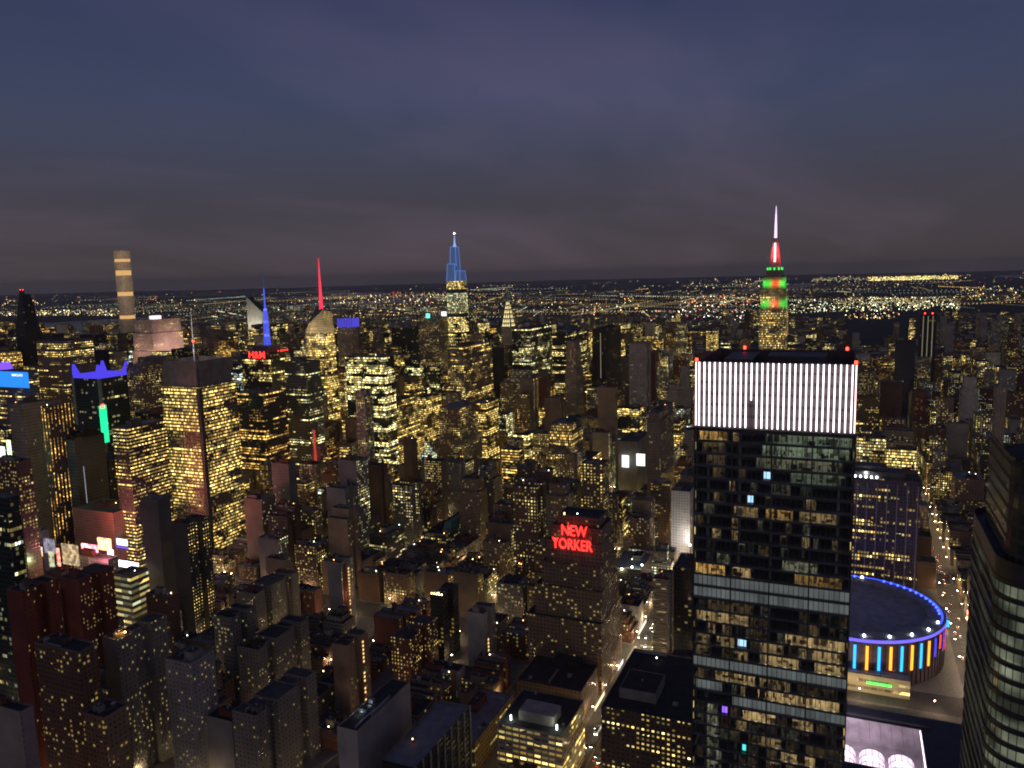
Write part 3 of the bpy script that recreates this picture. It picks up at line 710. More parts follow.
# ---- hotel with the red roof sign
hx0, hy0, hz = at(601, 520, 606)
T1 = (hx0, hx0+32, hy0, bis(lambda t: proj(hx0, t, hz)[0], 551, hy0, hy0+120))
tiers = []
z = 0
for (h, w1, s1) in ((62, 20, 7), (88, 13, 5), (108, 7.5, 3), (126, 3.5, 1.2), (139, 0, 0)):
    h = h*hz/147
    tiers.append((T1[0]-w1*.45, T1[1]+w1, T1[2]-s1*.3, T1[3]+w1, z, h)); z = h
tiers.append((T1[0]+3, T1[1]-3, T1[2]+2.5, T1[3]-4, z, hz))
hotel = building('hotel', tiers, 'brown', 'stepped brown brick hotel carrying the big red rooftop letters', wc=(.20, .145, .11), lit=.17, cw=3.1, ch=3.2, coh=.05, em=1.3, bulk=False)
lm('red-lettered hotel', 577, 560)
for (a, b, yy) in ((.18, .30, 0), (.42, .58, 0), (.70, .82, 0)):            # projecting brick bays with dark crown caps
    y0_, y1_ = T1[2]+(T1[3]-T1[2])*a, T1[2]+(T1[3]-T1[2])*b
    q = MB(); q.box(T1[0]-1.6-hx0, T1[0]-.02-hx0, y0_-hy0, y1_-hy0, 100*hz/147, 133*hz/147, 0, 1)
    o = q.build('brick_bay', [FAC, COPE], hotel); style(o, 'brown', wc=(.23, .17, .13), lit=.1)
    o.location = (hx0-hotel.location.x, hy0-hotel.location.y, 0)
sg = thing('rooftop_sign', (T1[0]-2, (T1[2]+T1[3])/2, 139*hz/147), 'huge red illuminated NEW YORKER letters on the brown hotel', 'sign')
ym, zm = onplane(573, 531, T1[0]-2.2); y2, z2 = onplane(572, 545, T1[0]-2.2)
for (tx, py_, xa, xb, hp) in (('NEW', 531.5, 561, 586.5, 10.5), ('YORKER', 545.2, 552, 592, 10.5)):
    yc, zc = onplane((xa+xb)/2, py_, T1[0]-2.2); ya, _ = onplane(xa, py_, T1[0]-2.2); yb, _ = onplane(xb, py_, T1[0]-2.2)
    o = text('letters', tx, 10, REDLED, None, (0, 0, 0), *WEST, extrude=.5)
    bpy.context.view_layer.update(); dx, dy = o.dimensions[0], o.dimensions[1]
    _, zA = onplane(572, py_-hp/2, T1[0]-2.2); _, zB = onplane(572, py_+hp/2, T1[0]-2.2)
    mm = o.matrix_basis @ Matrix.Diagonal((abs(ya-yb)/dx, (zA-zB)/dy, 1, 1)); mm.translation = Vector((0, yc-sg.location.y, zc-sg.location.z)); o.matrix_basis = mm; o.parent = sg
q = MB()
for yy in np.linspace(-14, 14, 8): q.bar((.5, yy, -12), (.5, yy, z2-sg.location.z+16), .35)
for zz_ in (z2-5.2, z2+5, zm-5, zm+5): q.bar((.6, -17, zz_-sg.location.z), (.6, 17, zz_-sg.location.z), .3)
q.build('sign_frame', METAL, sg)
area_light('sign_glow', (-4, 0, z2-sg.location.z+4), (1, 0, -.1), 30, 16, 900, (1, .05, .03), sg)
q = MB(); q.cyl(0, 0, .6, 0, 1.6, 8); o = q.build('beacon_lamp', emis('orange_beacon', (1, .35, .12), 8)); o.location = (T1[0]+4, T1[3]-10, hz+.2); tag(o, 'orange beacon lamp above the red NEW YORKER letters', 'lamp')

# ---- round arena
aX, aY = 730, -12
AZ = 40
AR = 70
T = thing('arena', (aX, aY, 0), 'round drum arena ringed with blue lights and coloured bars', 'arena')
FOOT.append((aX-AR, aX+AR+40, aY-AR, aY+AR)); VIS.append((T, [(aX-AR*.8, aX+AR*.8, aY-AR, aY+AR, 0, AZ)]))
lm('round blue arena', 895, 620)
DRUM = principled('arena_wall', (.16, .10, .13), .6)
q = MB(); N = 96
ring = lambda r: [(r*cos(2*pi*i/N), r*sin(2*pi*i/N)) for i in range(N)]
q.prism(ring(AR), 0, AZ-3, 0, None); q.build('drum_wall', DRUM, T)
q = MB(); q.prism(ring(AR+1.2), AZ-3, AZ, 0, None, 0); a, b = ring(AR+1.2), ring(AR-13)
for i in range(N): j = (i+1) % N; q.face([(*a[i], AZ), (*a[j], AZ), (*b[j], AZ), (*b[i], AZ)], 0); q.face([(*b[i], AZ), (*b[j], AZ), (*b[j], AZ-3.5), (*b[i], AZ-3.5)], 0)
q.build('roof_rim', principled('arena_rim', (.34, .32, .36), .6), T)
q = MB(); a, b = ring(AR-13), ring(18)
for i in range(N): j = (i+1) % N; q.face([(*a[i], AZ-3.4), (*a[j], AZ-3.4), (*b[j], AZ-7), (*b[i], AZ-7)], 0)
q.face([(*p, AZ-7) for p in b], 0); q.build('roof', principled('arena_roof', (.05, .05, .075), .8), T)
BLUE = emis('blue_led', (.05, .09, 1), 5.0); CYAN = emis('cyan_led', (.03, .38, 1), 2.2); AMBER = emis('amber_led', (1, .36, .03), 2.3); DEEPB = emis('deep_blue_led', (.05, .06, .9), 1.6)
WHITEL = emis('white_lamp', (.85, .92, 1), 14)
q = MB(); a, b = ring(AR+1.5), ring(AR+1.5)
for i in range(N):
    j = (i+1) % N; q.face([(*a[i], AZ-2.9), (*a[j], AZ-2.9), (*a[j], AZ-.4), (*a[i], AZ-.4)], 0)
ringl = q.build('light_ring', emis('blue_ring_led', (.16, .13, 1), 1.5), T)
q = MB(); a, b = ring(AR-1.2), ring(AR-2.8)
for i in range(N):
    j = (i+1) % N
    if cos(2*pi*i/N) > -.35: q.face([(*a[i], AZ+.25), (*a[j], AZ+.25), (*b[j], AZ+.25), (*b[i], AZ+.25)], 0); q.face([(*b[i], AZ+.25), (*b[j], AZ+.25), (*b[j], AZ+.01), (*b[i], AZ+.01)], 0)
q.build('light_ring', emis('royal_blue_led', (.05, .09, 1), 1.6), T)
for i in range(64):
    an = 2*pi*i/64
    q = MB(); q.cyl((AR-4)*cos(an), (AR-4)*sin(an), .9, AZ+.02, AZ+1.3, 8)
    far = cos(an) > -.15 and i % 16 not in (13, 14, 15)
    if not far and i % 3: continue
    q.build('rim_lamp', BLUE if far else (WHITEL if i % 3 == 0 else DEEPB), T)
for i in range(48):
    an = pi+(i-24)*2*pi/48*.98
    if cos(an) > .1: continue
    r = AR+.45; w = 1.0 if cos(an) < -.55 else .7
    c, s_ = cos(an), sin(an); q = MB()
    P = [(r*c-w*-s_*1-0, r*s_-w*c), (r*c+w*-s_, r*s_+w*c), ((r+.5)*c+w*-s_, (r+.5)*s_+w*c), ((r+.5)*c-w*-s_, (r+.5)*s_-w*c)]
    q.prism(P[::-1], 13 if cos(an) < -.55 else AZ-17-9*R.random(), AZ-6, 0, 0, 0); q.build('light_bar', (CYAN if cos(an) < -.55 else DEEPB) if i % 2 == 0 else (AMBER if cos(an) < -.55 else REDLED), T)
q = MB()
for i in range(N):
    an = 2*pi*i/N
    if cos(an) < .2: q.prism([((AR+d)*cos(an+e), (AR+d)*sin(an+e)) for d, e in ((.1, -.006), (.9, -.006), (.9, .006), (.1, .006))], 0, AZ-3, 0, None)
q.build('rib_frame', METAL, T)
area_light('ring_glow', (0, 0, AZ+14), (0, 0, -1), 60, 60, 350, (.1, .12, 1), T)
# arena forecourt block, lit from the avenue
pdx = aX-AR-5
pod = building('entrance_block', [(pdx-6, pdx+8, -52, 46, 0, 15)], 'tan', 'low beige entrance block lit warm below the round arena', wc=(.42, .34, .24), lit=.5, cw=5, ch=6, mx=.03, lo=.5, hi=.9, coh=.5, bulk=False, units=4)
q = MB(); q.box(-8.6, -8.1, -36, -18, 8.5, 10.2, 0, 0, 0); q.build('light_strip', emis('green_led', (.12, 1, .12), 2.2), pod)
area_light('canopy_glow', (-26, 0, 7), (1, 0, .25), 90, 6, 9000, (1, .80, .50), pod)

# ---- station hall with glowing vaulted skylight
hx0_, hx1_, hy0_, hy1_ = 520, ground(850, 705, 24)[0], -86, 66
T = thing('station_hall', (577, 0, 0), 'dark-roofed station hall with a glowing pinkish vaulted skylight', 'station')
FOOT.append((hx0_-140, 640, hy0_-6, hy1_+4)); VIS.append((T, [(hx0_, hx1_, hy0_, hy1_, 0, 26)]))
lm('glowing skylight hall', 890, 745)
xb_, yb_ = ground(921, 729, 24); xf_, _ = ground(930, 778, 24)
sx0, sx1, sy0, sy1 = xf_-577, xb_-577, yb_, yb_+84
q = MB(); q.prism(rect(hx0_-577-125, hx1_-577, hy0_, hy1_), 0, 24, 0, None); w = q.build('wall', FAC, T); style(w, 'tan', lit=.1, cw=4, ch=6)
q = MB(); O = (hx0_-577-125, hx1_-577, hy0_, hy1_)
for (a, b, c, d) in ((O[0], sx0, O[2], O[3]), (sx1, O[1], O[2], O[3]), (sx0, sx1, O[2], sy0), (sx0, sx1, sy1, O[3])): q.box(a, b, c, d, 23.2, 24, 0, 0, 0)
q.box(sx1+2, min(sx1+7, hx1_-578), -60, 58, 24, 25.5, 0, 0); q.build('roof', principled('hall_roof', (.05, .05, .065), .55), T)
PALEPINK = principled('hall_plaster', (.62, .56, .60), .7)
q = MB()
for (p, r_) in (((sx0, sy0), (sx1, sy0)), ((sx1, sy0), (sx1, sy1)), ((sx1, sy1), (sx0, sy1)), ((sx0, sy1), (sx0, sy0))):
    q.face([(*p, 6), (*r_, 6), (*r_, 24), (*p, 24)], 0)
q.face([(sx0, sy0, 6), (sx1, sy0, 6), (sx1, sy1, 6), (sx0, sy1, 6)], 0); q.build('light_court', PALEPINK, T)
q = MB()
for yy in np.linspace(sy0+5, sy1-5, 12):
    for zz_ in (22, ): q.box(sx1-22, sx1-1, yy-.12, yy+.12, zz_, zz_+.3, 0, 0, 0)
q.build('roof_truss', PALEMETAL, T)
PINKL = emis('pink_vault_glow', (1, .76, .95), 1.3); PINKW = emis('white_vault_glow', (1, .90, .97), 3)
for i in range(4):
    yc = sy0+13+17.5*i; wv_ = 7.6; V = [(yc+wv_*cos(t), 12+5.5*sin(t)) for t in np.linspace(0, pi, 13)]
    q = MB()
    for j in range(12):
        (a, za), (b, zb) = V[j], V[j+1]
        for kx in range(4):
            xa = sx0+2+kx*(sx1-sx0)*.13
            q.face([(xa, a, za), (xa, b, zb), (xa+(sx1-sx0)*.122, b, zb), (xa+(sx1-sx0)*.122, a, za)], 1 if j in (4, 5, 6, 7) and kx % 2 == 0 else 0)
    vq = q.build('vault_glass', [PINKL, PINKW], T); q = MB()
    for kx in range(5):
        xa = sx0+1.85+kx*(sx1-sx0)*.13
        for j in range(12): q.bar((xa, *V[j]), (xa, *V[j+1]), .3)
    for j in range(0, 13, 2): q.bar((sx0+2, *V[j]), (sx0+2+(sx1-sx0)*.52, *V[j]), .25)
    q.build('frame', METAL, vq)
for s_ in (sy0+.6, sy1-.6):
    q = MB(); q.box(sx0+2, sx1-1, s_-.25, s_+.25, 22.6, 23.3, 0, 0, 0); q.build('light_strip', PINKW, T)
area_light('court_light', (sx1-18, (sy0+sy1)/2, 30), (1, 0, -.9), 20, 60, 4600, (1, .82, .95), T)
area_light('court_light', (sx0+8, (sy0+sy1)/2, 22), (1, 0, .1), 60, 8, 4200, (1, .72, .93), T)

# ---- dark pier-fronted slab behind the arena
x0, y0_, zt = at(853, 477, 852); _, yb = 0, bis(lambda t: proj(x0, t, zt)[0], 921, y0_, y0_-200)
T = building('office_tower', [(x0, x0+34, yb, y0_+60, 0, zt)], 'pier', 'dark office slab with pale vertical piers behind the round arena', wc=(.105, .085, .11), cw=7.4/2.6, ch=3.7, mx=.20, lo=.22, hi=.80, lit=.36, coh=.8, em=1.1, bulk=False, near=False)
cx0 = (yb+y0_+60)/2
for i in range(14):
    q = MB(); yy = yb+2+(y0_+58-yb)*i/13-cx0; q.box(-17.7, -17.02, yy-.45, yy+.45, 4, zt-5, 0, 0); q.build('pier', principled('pier_stone', (.42, .36, .42), .8) if i == 0 else bpy.data.materials['pier_stone'], T)
q = MB(); q.box(-13, 10, yb+14-cx0, y0_+30-cx0, zt-1.1, zt+6, 0, 0); q.box(-10, 4, yb+30-cx0, y0_+10-cx0, zt+6.1, zt+11, 0, 0); q.build('plant_room', METAL, T)
for i in range(5):
    yy = y0_-2-i*5.0-cx0; q = MB(); q.cyl(-14, yy, .7, zt-.9, zt+1.4, 8); q.build('roof_lamp', WHITEL, T)
point_light('roof_glow', (-14.5, y0_-12-cx0, zt+4), 2500, (1, .95, .85), 1, T)
lm('pier-fronted slab', 887, 520)

# ---- hand-surveyed towers and blocks, near to far
def put(*a, **k):
    r = B(*a, **k)
    return r
# lower left and bottom
put('apartment_tower', -45, 20, 33, 712, 470, 'tan', 'pinkish plain-walled slab at the lower corner beside a lit crossing', wc=(.42, .33, .30), lit=.05, cw=8, mx=.42, kb=768, blank='w')
put('apartment_tower', 6, 22, 58, 592, 590, 'brick', 'red brick tower with blank red end wall, taller of the two by the bright signs', lit=.20, wc=(.22, .05, .035), mx=.38, cw=3.4, tank=True, kb=690, blank='w')
put('apartment_tower', 59, 78, 113, 580, 690, 'brick', 'second red brick tower with grey balconies facing the parking ramps', lit=.26, wc=(.24, .065, .05), mx=.36, kb=642, blank='w')
put('apartment_block', 34, 78, 97, 652, 540, 'brown', 'brown balconied block with a red brick end below two red towers', lit=.2, wc=(.20, .11, .075), units=3, kb=716)
put('apartment_block', 102, 117, 167, 640, 560, 'grey', 'grey blank-ended block with scattered yellow rooms above a dark hollow', lit=.24, wc=(.25, .24, .22), mx=.33, units=3, kb=706, blank='w')
put('apartment_block', 165, 190, 214, 664, 530, 'white', 'pale castle-topped block with battlement bulkheads near dark low roofs', lit=.2, wc=(.40, .38, .36), mx=.32, units=4, tank=True, steps=[(.82, 0)], kb=712)
put('loft_building', 83, 104, 128, 718, 500, 'tan', 'tan block glowing orange at street level by the lit crossing', lit=.16, wc=(.34, .22, .13), units=3, kb=765)
put('loft_building', 203, 232, 245, 722, 520, 'grey', 'low windowless grey block at the edge of a dark yard', lit=.0, wc=(.33, .32, .31), kb=748, blank='ws')
for i, (xl, xc, xr, yt, D, lb) in enumerate(((236, 256, 302, 594, 745, 'uppermost of three long pale terraced slabs'), (237, 258, 298, 650, 610, 'middle of three long pale terraced slabs'), (232, 256, 291, 716, 500, 'lowest of three long pale terraced slabs'))):
    kb_ = (642, 708, 768)[i]
    put('apartment_block', xl, xc, xr, yt, D, 'white', lb, lit=.15, wc=(.27, .25, .225), mx=.3, coh=.15, tank=(i == 1), units=3, dep=62, kb=kb_)
put('apartment_tower', 213, 232, 254, 618, 650, 'grey', 'slim grey tower tucked behind the pale terraced slabs', lit=.2, kb=650)
put('warehouse', 337, 357, 395, 731, 450, 'white', 'windowless pale slab with a dark roof, nearest the bottom edge', lit=.0, wc=(.50, .46, .43), roofm=0, dep=62, bulk=False, units=5, kb=768, blank='ws')
x0, x1, y0_, y1_, zt = corner(400, 415, 441, 768, 420, dep=70, wid=22)
T = building('warehouse', [(x0, x1, y0_, y1_, 0, zt)], 'black', 'low block with a broad blue-grey metal roof and white piers', lit=.0, bulk=False, roofm=2, wc=(.03, .03, .035))
for i in range(9):
    q = MB(); xx = -35+70*i/8; q.box(xx-.6, xx+.6, -(y1_-y0_)/2-.7, -(y1_-y0_)/2-.02, 0, zt+.2, 0, 0); q.build('pier', PALEMETAL, T)
put('loft_building', 440, 474, 513, 744, 495, 'tan', 'tan loft with a brightly lit top floor at the bottom edge', lit=.2, wc=(.30, .21, .13), units=4, coh=.9, cw=4, mx=.1, kb=768)
put('office_block', 497, 562, 581, 736, 470, 'band', 'pale gridded office block with a white penthouse, by the wide street', wc=(.55, .47, .37), lit=.9, cw=5, ch=3.9, mx=.1, lo=.36, hi=.8, bulk=False, units=3, dep=46, kb=768)
put('department_store', 516, 581, 607, 692, 555, 'brown', 'dark bulky store block in front of the stepped hotel', wc=(.17, .12, .085), lit=.03, units=6, dep=60, bulk=True, roofm=0, kb=730)
put('office_block', 601, 693, 695, 724, 462, 'brown', 'dark brick office block with lit rows below the glass tower foot', wc=(.15, .10, .075), lit=.55, cw=3.2, mx=.26, lo=.3, hi=.68, coh=.5, units=6, dep=84, roofm=0, kb=800)
put('apartment_tower', 653, 668, 694, 580, 640, 'grey', 'striped tan apartment tower standing against the white-crowned tower', wc=(.30, .26, .20), lit=.14, cw=4.4, mx=.03, lo=.42, hi=.8, dep=24, roofm=1, kb=672)
put('office_block', 612, 641, 652, 570, 800, 'tan', 'low block with a floodlit greenish roof beside the wide street', lit=.12, roofm=2, kb=610)
put('apartment_tower', 327, 341, 353, 563, 730, 'grey', 'grey blank slab with a warm-lit red side', wc=(.33, .32, .32), lit=.4, mx=.36, cw=4, kb=606, blank='w')
put('apartment_tower', 332, 347, 368, 646, 580, 'brick', 'pale-ended brick slab with a lit strip above the windowless slab', wc=(.36, .25, .18), lit=.1, mx=.4, cw=4.4, kb=690, blank='w')
put('apartment_tower', 391, 410, 437, 640, 605, 'brick', 'dark red tower sprinkled with lights behind the blue-grey roof', lit=.40, cw=2.8, mx=.33, kb=718)
put('apartment_tower', 430, 442, 458, 596, 655, 'black', 'narrow black tower with a row of warm lamps on its roof', lit=.14, wc=(.06, .055, .05), kb=682)
put('apartment_tower', 467, 484, 495, 614, 630, 'white', 'pale grey blank-faced slab with one lit stair column', wc=(.44, .42, .40), lit=.06, mx=.42, cw=6, kb=684, blank='w')
# middle
put('office_tower', 140, 157, 170, 500, 800, 'grey', 'narrow blank grey slab standing before the gold-lit mast tower', wc=(.15, .145, .16), lit=.0, kb=582, blank='ws')
put('apartment_tower', 171, 187, 209, 524, 770, 'black', 'dark tower dotted with round warm lights below the mast tower', wc=(.09, .085, .085), lit=1.3, coh=0, cw=2.9, ch=3.2, mx=.33, lo=.35, hi=.68, kb=580, blank='w')
put('office_tower', 112, 127, 166, 428, 930, 'black', 'dark tower ruled with gold-lit floors beside the mast tower', wc=(.05, .045, .04), lit=.95, coh=.45, cw=2.2, mx=.12, lo=.36, hi=.72, warm=.6, em=1.3, kb=566)
put('hotel', 56, 74, 104, 440, 1010, 'black', 'dark faceted hotel tower with a thin lit spine near the bright signs', wc=(.045, .05, .065), lit=.03, steps=[(.9, 0)], kb=515)
put('hotel', 40, 46, 72, 407, 1010, 'black', 'dark slab with vertical strings of orange lights', wc=(.06, .05, .045), lit=.9, cw=4.4, mx=.4, lo=.15, hi=.9, coh=0, warm=.85, em=1.5, kb=505)
put('hotel', 8, 22, 45, 404, 1080, 'pier', 'beige hotel tower with tall blank piers near the blue screen', wc=(.32, .25, .21), lit=.04, kb=488)
put('office_tower', -35, 6, 18, 498, 720, 'greenglass', 'dark greenish banded tower at the frame edge', lit=.2, em=.6, kb=585)
put('apartment_tower', -10, 16, 31, 462, 860, 'brown', 'brown tower with warm scattered rooms above bright signs', lit=.4, kb=480)
put('office_tower', 233, 263, 286, 394, 1180, 'black', 'dark tower with orange floors left of the ribbed green one', wc=(.05, .045, .045), lit=.5, coh=.8, warm=.8, cw=2.4, kb=455)
put('office_tower', 284, 306, 320, 362, 1230, 'band', 'ribbed grey tower with greenish floors and a red glow low down', wc=(.13, .135, .12), lit=.5, coh=.85, warm=.3, cw=2, mx=.02, lo=.3, hi=.7, kb=460)
put('office_tower', 345, 384, 394, 357, 1290, 'greenglass', 'broad glass tower with a dark top and green-lit floors', lit=.75, coh=.8, warm=.35, em=1.2, kb=440)
put('office_tower', 371, 386, 417, 405, 1330, 'gold', 'stepped slab blazing with yellow floors at the centre-left', lit=1.0, steps=[(.55, 8), (.8, 3)], kb=462)
put('office_tower', 403, 411, 417, 440, 1150, 'brown', 'brown windowless shaft set before yellow floors', lit=.02, wc=(.17, .12, .09), kb=480, blank='ws')
put('office_tower', 440, 460, 476, 408, 1250, 'tan', 'tan setback tower with a dark square cap', lit=.5, steps=[(.6, 6), (.85, 2)], wc=(.24, .18, .13), kb=458)
put('office_tower', 473, 486, 498, 404, 1350, 'gold', 'pale tower with bright lower ribbons beside the square-capped tower', lit=.8, coh=.8, kb=458)
put('office_tower', 416, 426, 441, 398, 1500, 'gold', 'yellow-lit slab between the stepped slab and square-capped tower', lit=.9, kb=440)
put('apartment_tower', 355, 364, 372, 391, 1120, 'grey', 'pale grey narrow tower with dotted rooms before the green-lit tower', wc=(.32, .30, .28), lit=.5, coh=0, kb=440)
put('office_block', 425, 447, 479, 535, 930, 'grey', 'ornate grey block below a green copper roof', wc=(.22, .20, .165), lit=.3, cw=3, coh=.6, steps=[(.85, 1)], kb=566)
put('loft_building', 369, 386, 404, 536, 900, 'black', 'dark loft with rows of whitish lit floors', lit=.7, coh=.8, warm=.3, wc=(.10, .09, .08), kb=566)
put('office_tower', 618, 637, 649, 442, 1150, 'grey', 'blank grey tower with two glowing white screens near its top', wc=(.20, .19, .175), lit=.08, kb=492, blank='ws')
put('office_tower', 648, 660, 673, 413, 1020, 'pier', 'tall brownish pier-fronted tower right of the white screens', wc=(.24, .19, .165), lit=.15, steps=[(.93, 1.2)], kb=480)
put('office_block', 671, 690, 697, 492, 905, 'white', 'floodlit white facade squeezed beside the glass tower', wc=(.62, .58, .53), lit=.04, kb=552)
put('apartment_tower', 629, 646, 651, 343, 1520, 'grey', 'pale grey slab tower above the Murray Hill roofs'.replace('Murray Hill', 'dark central'), wc=(.40, .37, .37), lit=.10, kb=405)
put('apartment_tower', 567, 575, 580, 341, 1500, 'tan', 'slender ornate tan tower stepped at the top', wc=(.34, .28, .21), lit=.15, steps=[(.75, 4), (.93, 1.5)], kb=415)
put('office_tower', 592, 605, 621, 329, 1720, 'black', 'black tower marked by one vertical lit line', lit=.1, kb=385)
put('office_tower', 552, 566, 592, 333, 1900, 'black', 'black slab with lit uppermost floors', lit=.5, coh=.9, warm=.4)
put('office_tower', 512, 530, 552, 329, 1850, 'glass', 'dark slab with pale green lit floors near the spired crown', lit=.5, warm=.3)
put('office_tower', 447, 463, 492, 347, 1560, 'gold', 'wide grey slab just in front of the blue-topped tower', lit=.5, wc=(.2, .17, .15))
put('office_tower', 418, 438, 448, 318, 1830, 'brown', 'flat-topped brown slab carrying a small white sign', wc=(.17, .13, .12), lit=.4)
put('office_tower', 337, 350, 358, 326, 1650, 'tan', 'tan tower under a glowing blue roof box', lit=.4)
put('office_tower', 126, 141, 161, 366, 1250, 'brown', 'brown slab with a lit line under its roof behind the blue-finned tower', wc=(.22, .15, .12), lit=.4)
put('office_tower', 36, 62, 93, 341, 1500, 'tan', 'broad brown tower with bands of light around its top', wc=(.24, .17, .13), lit=.4, coh=.9, steps=[(.82, 2)])
put('office_tower', -30, 28, 38, 372, 1420, 'band', 'banded tower wrapped at its top by a blue screen', wc=(.2, .17, .15), lit=.4)
put('apartment_tower', 917, 920, 937, 314, 2050, 'black', 'tall dark tower with three lit lines and red roof beacons', wc=(.045, .04, .04), lit=.06, dep=25)
put('office_tower', 894, 896, 916, 340, 1750, 'black', 'dark tower with a blank bluish top', wc=(.06, .07, .09), lit=.02, dep=25)
put('apartment_tower', 994, 997, 1007, 387, 1350, 'white', 'slim pale slab standing in for a window reflection near the frame edge', wc=(.42, .34, .28), lit=.03, dep=25)  # pale slab stands in for a reflection band in the deck glass
put('apartment_block', 943, 950, 985, 530, 1000, 'brown', 'brown block with lit rows beside the arena street', wc=(.20, .13, .11), lit=.35, dep=40)
put('loft_building', 945, 955, 985, 478, 1180, 'tan', 'reddish tan loft above the brown block on the arena street', wc=(.26, .17, .14), lit=.1, dep=40)
for ph, px, py in (('gold-lit mast tower', 198, 470), ('two red brick towers', 60, 620), ('pale terraced slabs', 265, 660), ('windowless pale slab', 366, 730), ('gridded office block', 540, 735), ('green copper roof', 460, 530), ('white-screened tower', 633, 470), ('stepped yellow slab', 395, 450), ('green-lit glass tower', 370, 385), ('blue-finned tower', 100, 400), ('red-spired tower', 322, 340), ('blue-topped spire', 457, 300), ('square-capped tan tower', 460, 430), ('black lit-line tower', 606, 350), ('three-lined dark tower', 927, 350), ('floodlit white facade', 684, 520), ('bright square signs', 100, 555), ('dark store block', 560, 670), ('grey slab tower', 640, 370), ('brown arena-street block', 965, 560)):
    lm(ph, px, py)

# small additions on those buildings
def sign_box(name, xa, xb, ya, yb, D, m, label, depth=.6, face='w', cat='sign', group=None):
    """a luminous panel hung square to the grid"""
    X, y1, z1 = at((xa+xb)/2, (ya+yb)/2, D)
    if face == 'w':
        a, za = onplane(xa, ya, X); b, zb = onplane(xb, yb, X)
        q = MB(); q.box(-depth, 0, -abs(a-b)/2, abs(a-b)/2, -abs(za-zb)/2, abs(za-zb)/2, 0, 0, 0)
    else:
        xa_ = bis(lambda t: proj(t, y1, z1)[0], xa, X-150, X+10); xb_ = bis(lambda t: proj(t, y1, z1)[0], xb, X-10, X+150)
        hz_ = (yb-ya)*D/FPX
        q = MB(); q.box(-abs(xb_-xa_)/2, abs(xb_-xa_)/2, -depth, 0, -hz_/2, hz_/2, 0, 0, 0)
    o = q.build(name, m); o.location = (X, y1, z1); tag(o, label, cat, group)
    return o
WSCREEN = emis('white_screen', (.95, .97, 1), 1.5); BSCREEN = emis('blue_screen', (.03, .30, 1), 1.0); PURP = emis('purple_led', (.16, .06, 1), 1.8)
VBLUE = emis('violet_blue_led', (.10, .07, 1), .85); GREENL = emis('green_screen', (.02, .9, .35), 1.3); PINKS = screen('pink_screen', (1, .06, .26), 5.0, (1, .65, .3)); YELS = screen('yellow_screen', (1, .55, .12), 4.0, (1, .25, .3)); REDS = screen('red_glow_panel', (1, .08, .08), 3.2, (1, .4, .3))
LAVS = screen('lavender_screen', (.75, .5, 1), 4); TEALS = emis('teal_sign', (.15, .9, .75), 1.6)

# ---- gold-lit tower with the mast
x0, x1, y0_, y1_, zt = corner(161, 199, 236, 388, 965)
T = building('office_tower', [(x0, x1, y0_, y1_, 0, zt)], 'gold', 'tall tower of gold-lit floors with rooftop screen walls and a thin mast', wc=(.20, .17, .13), lit=1.15, coh=.5, cw=2.2, mx=.08, lo=.30, hi=.80, warm=.62, em=1.25, bulk=False, near=False)
w_, d_ = (x1-x0)/2, (y1_-y0_)/2
q = MB()
for s_ in (-1, 1):
    q.box(-w_*.86, w_*.86, s_*d_*.92-.4, s_*d_*.92+.4, zt-1, zt+30, 0, 0); q.box(s_*w_*.92-.4, s_*w_*.92+.4, -d_*.86, d_*.86, zt-1, zt+30, 0, 0)
for k_ in range(9):
    zk = zt+1.5+k_*3.2; q.box(-w_*.92-.75, w_*.92+.75, -d_*.92-.75, -d_*.92-.45, zk, zk+.9, 0, 0, 0); q.box(-w_*.92-.75, -w_*.92-.45, -d_*.92-.4, d_*.92+.4, zk, zk+.9, 0, 0, 0)
q.build('screen_wall', principled('ceramic_rods', (.30, .26, .23), .7), T)
q = MB(); q.box(-w_*.5, w_*.4, -d_*.5, d_*.5, zt-1, zt+20, 0, 0); q.build('plant_room', METAL, T)
q = MB(); zm_ = H+ (at(186, 309, 990)[2]-H)
q.cyl(0, 4, 1.3, zt, zt+40, 8, 0, 0, .9); q.cyl(0, 4, .9, zt+40, zm_, 8, 0, 0, .35); mo = q.build('mast', PALEMETAL, T)
area_light('mast_glow', (-16, 4, zt+62), (1, 0, .15), 6, 60, 7000, (1, .88, .85), T)
q = MB(); q.cyl(0, 4, 1.5, zt+50, zt+51.6, 8); q.build('beacon', REDLAMP, mo)
notch = MB(); notch.box(-w_-.6, -w_+4, -d_-.6, -d_+4, 0, zt-.2, 0, 0); notch.build('corner_bay', METAL, T)

# ---- finned tower with the blue lit crown
x0, x1, y0_, y1_, zt = corner(73, 99, 129, 379, 1260)
T = building('office_tower', [(x0, x1, y0_, y1_, 0, zt)], 'greenglass', 'dark tower crowned by four violet-blue lit corner fins', lit=.14, wc=(.05, .055, .055), em=.8, bulk=False, near=False)
w_, d_ = (x1-x0)/2, (y1_-y0_)/2
q = MB(); q.box(-w_, w_, -d_, d_, zt+.1, zt+5, 0, 0); q.build('crown', VBLUE, T)
for sx_ in (-1, 1):
    for sy_ in (-1, 1):
        q = MB(); P = [(sx_*w_*1.02, sy_*d_*1.02), (sx_*w_*.72, sy_*d_*1.02), (sx_*w_*.72, sy_*d_*.72), (sx_*w_*1.02, sy_*d_*.72)]
        if sx_*sy_ < 0: P = P[::-1]
        c = (sx_*w_*.98, sy_*d_*.98); q.prism(P, zt+5, zt+20, 0, 0, None, [(c[0]+(p[0]-c[0])*.3, c[1]+(p[1]-c[1])*.3) for p in P]); q.build('fin', VBLUE, T)
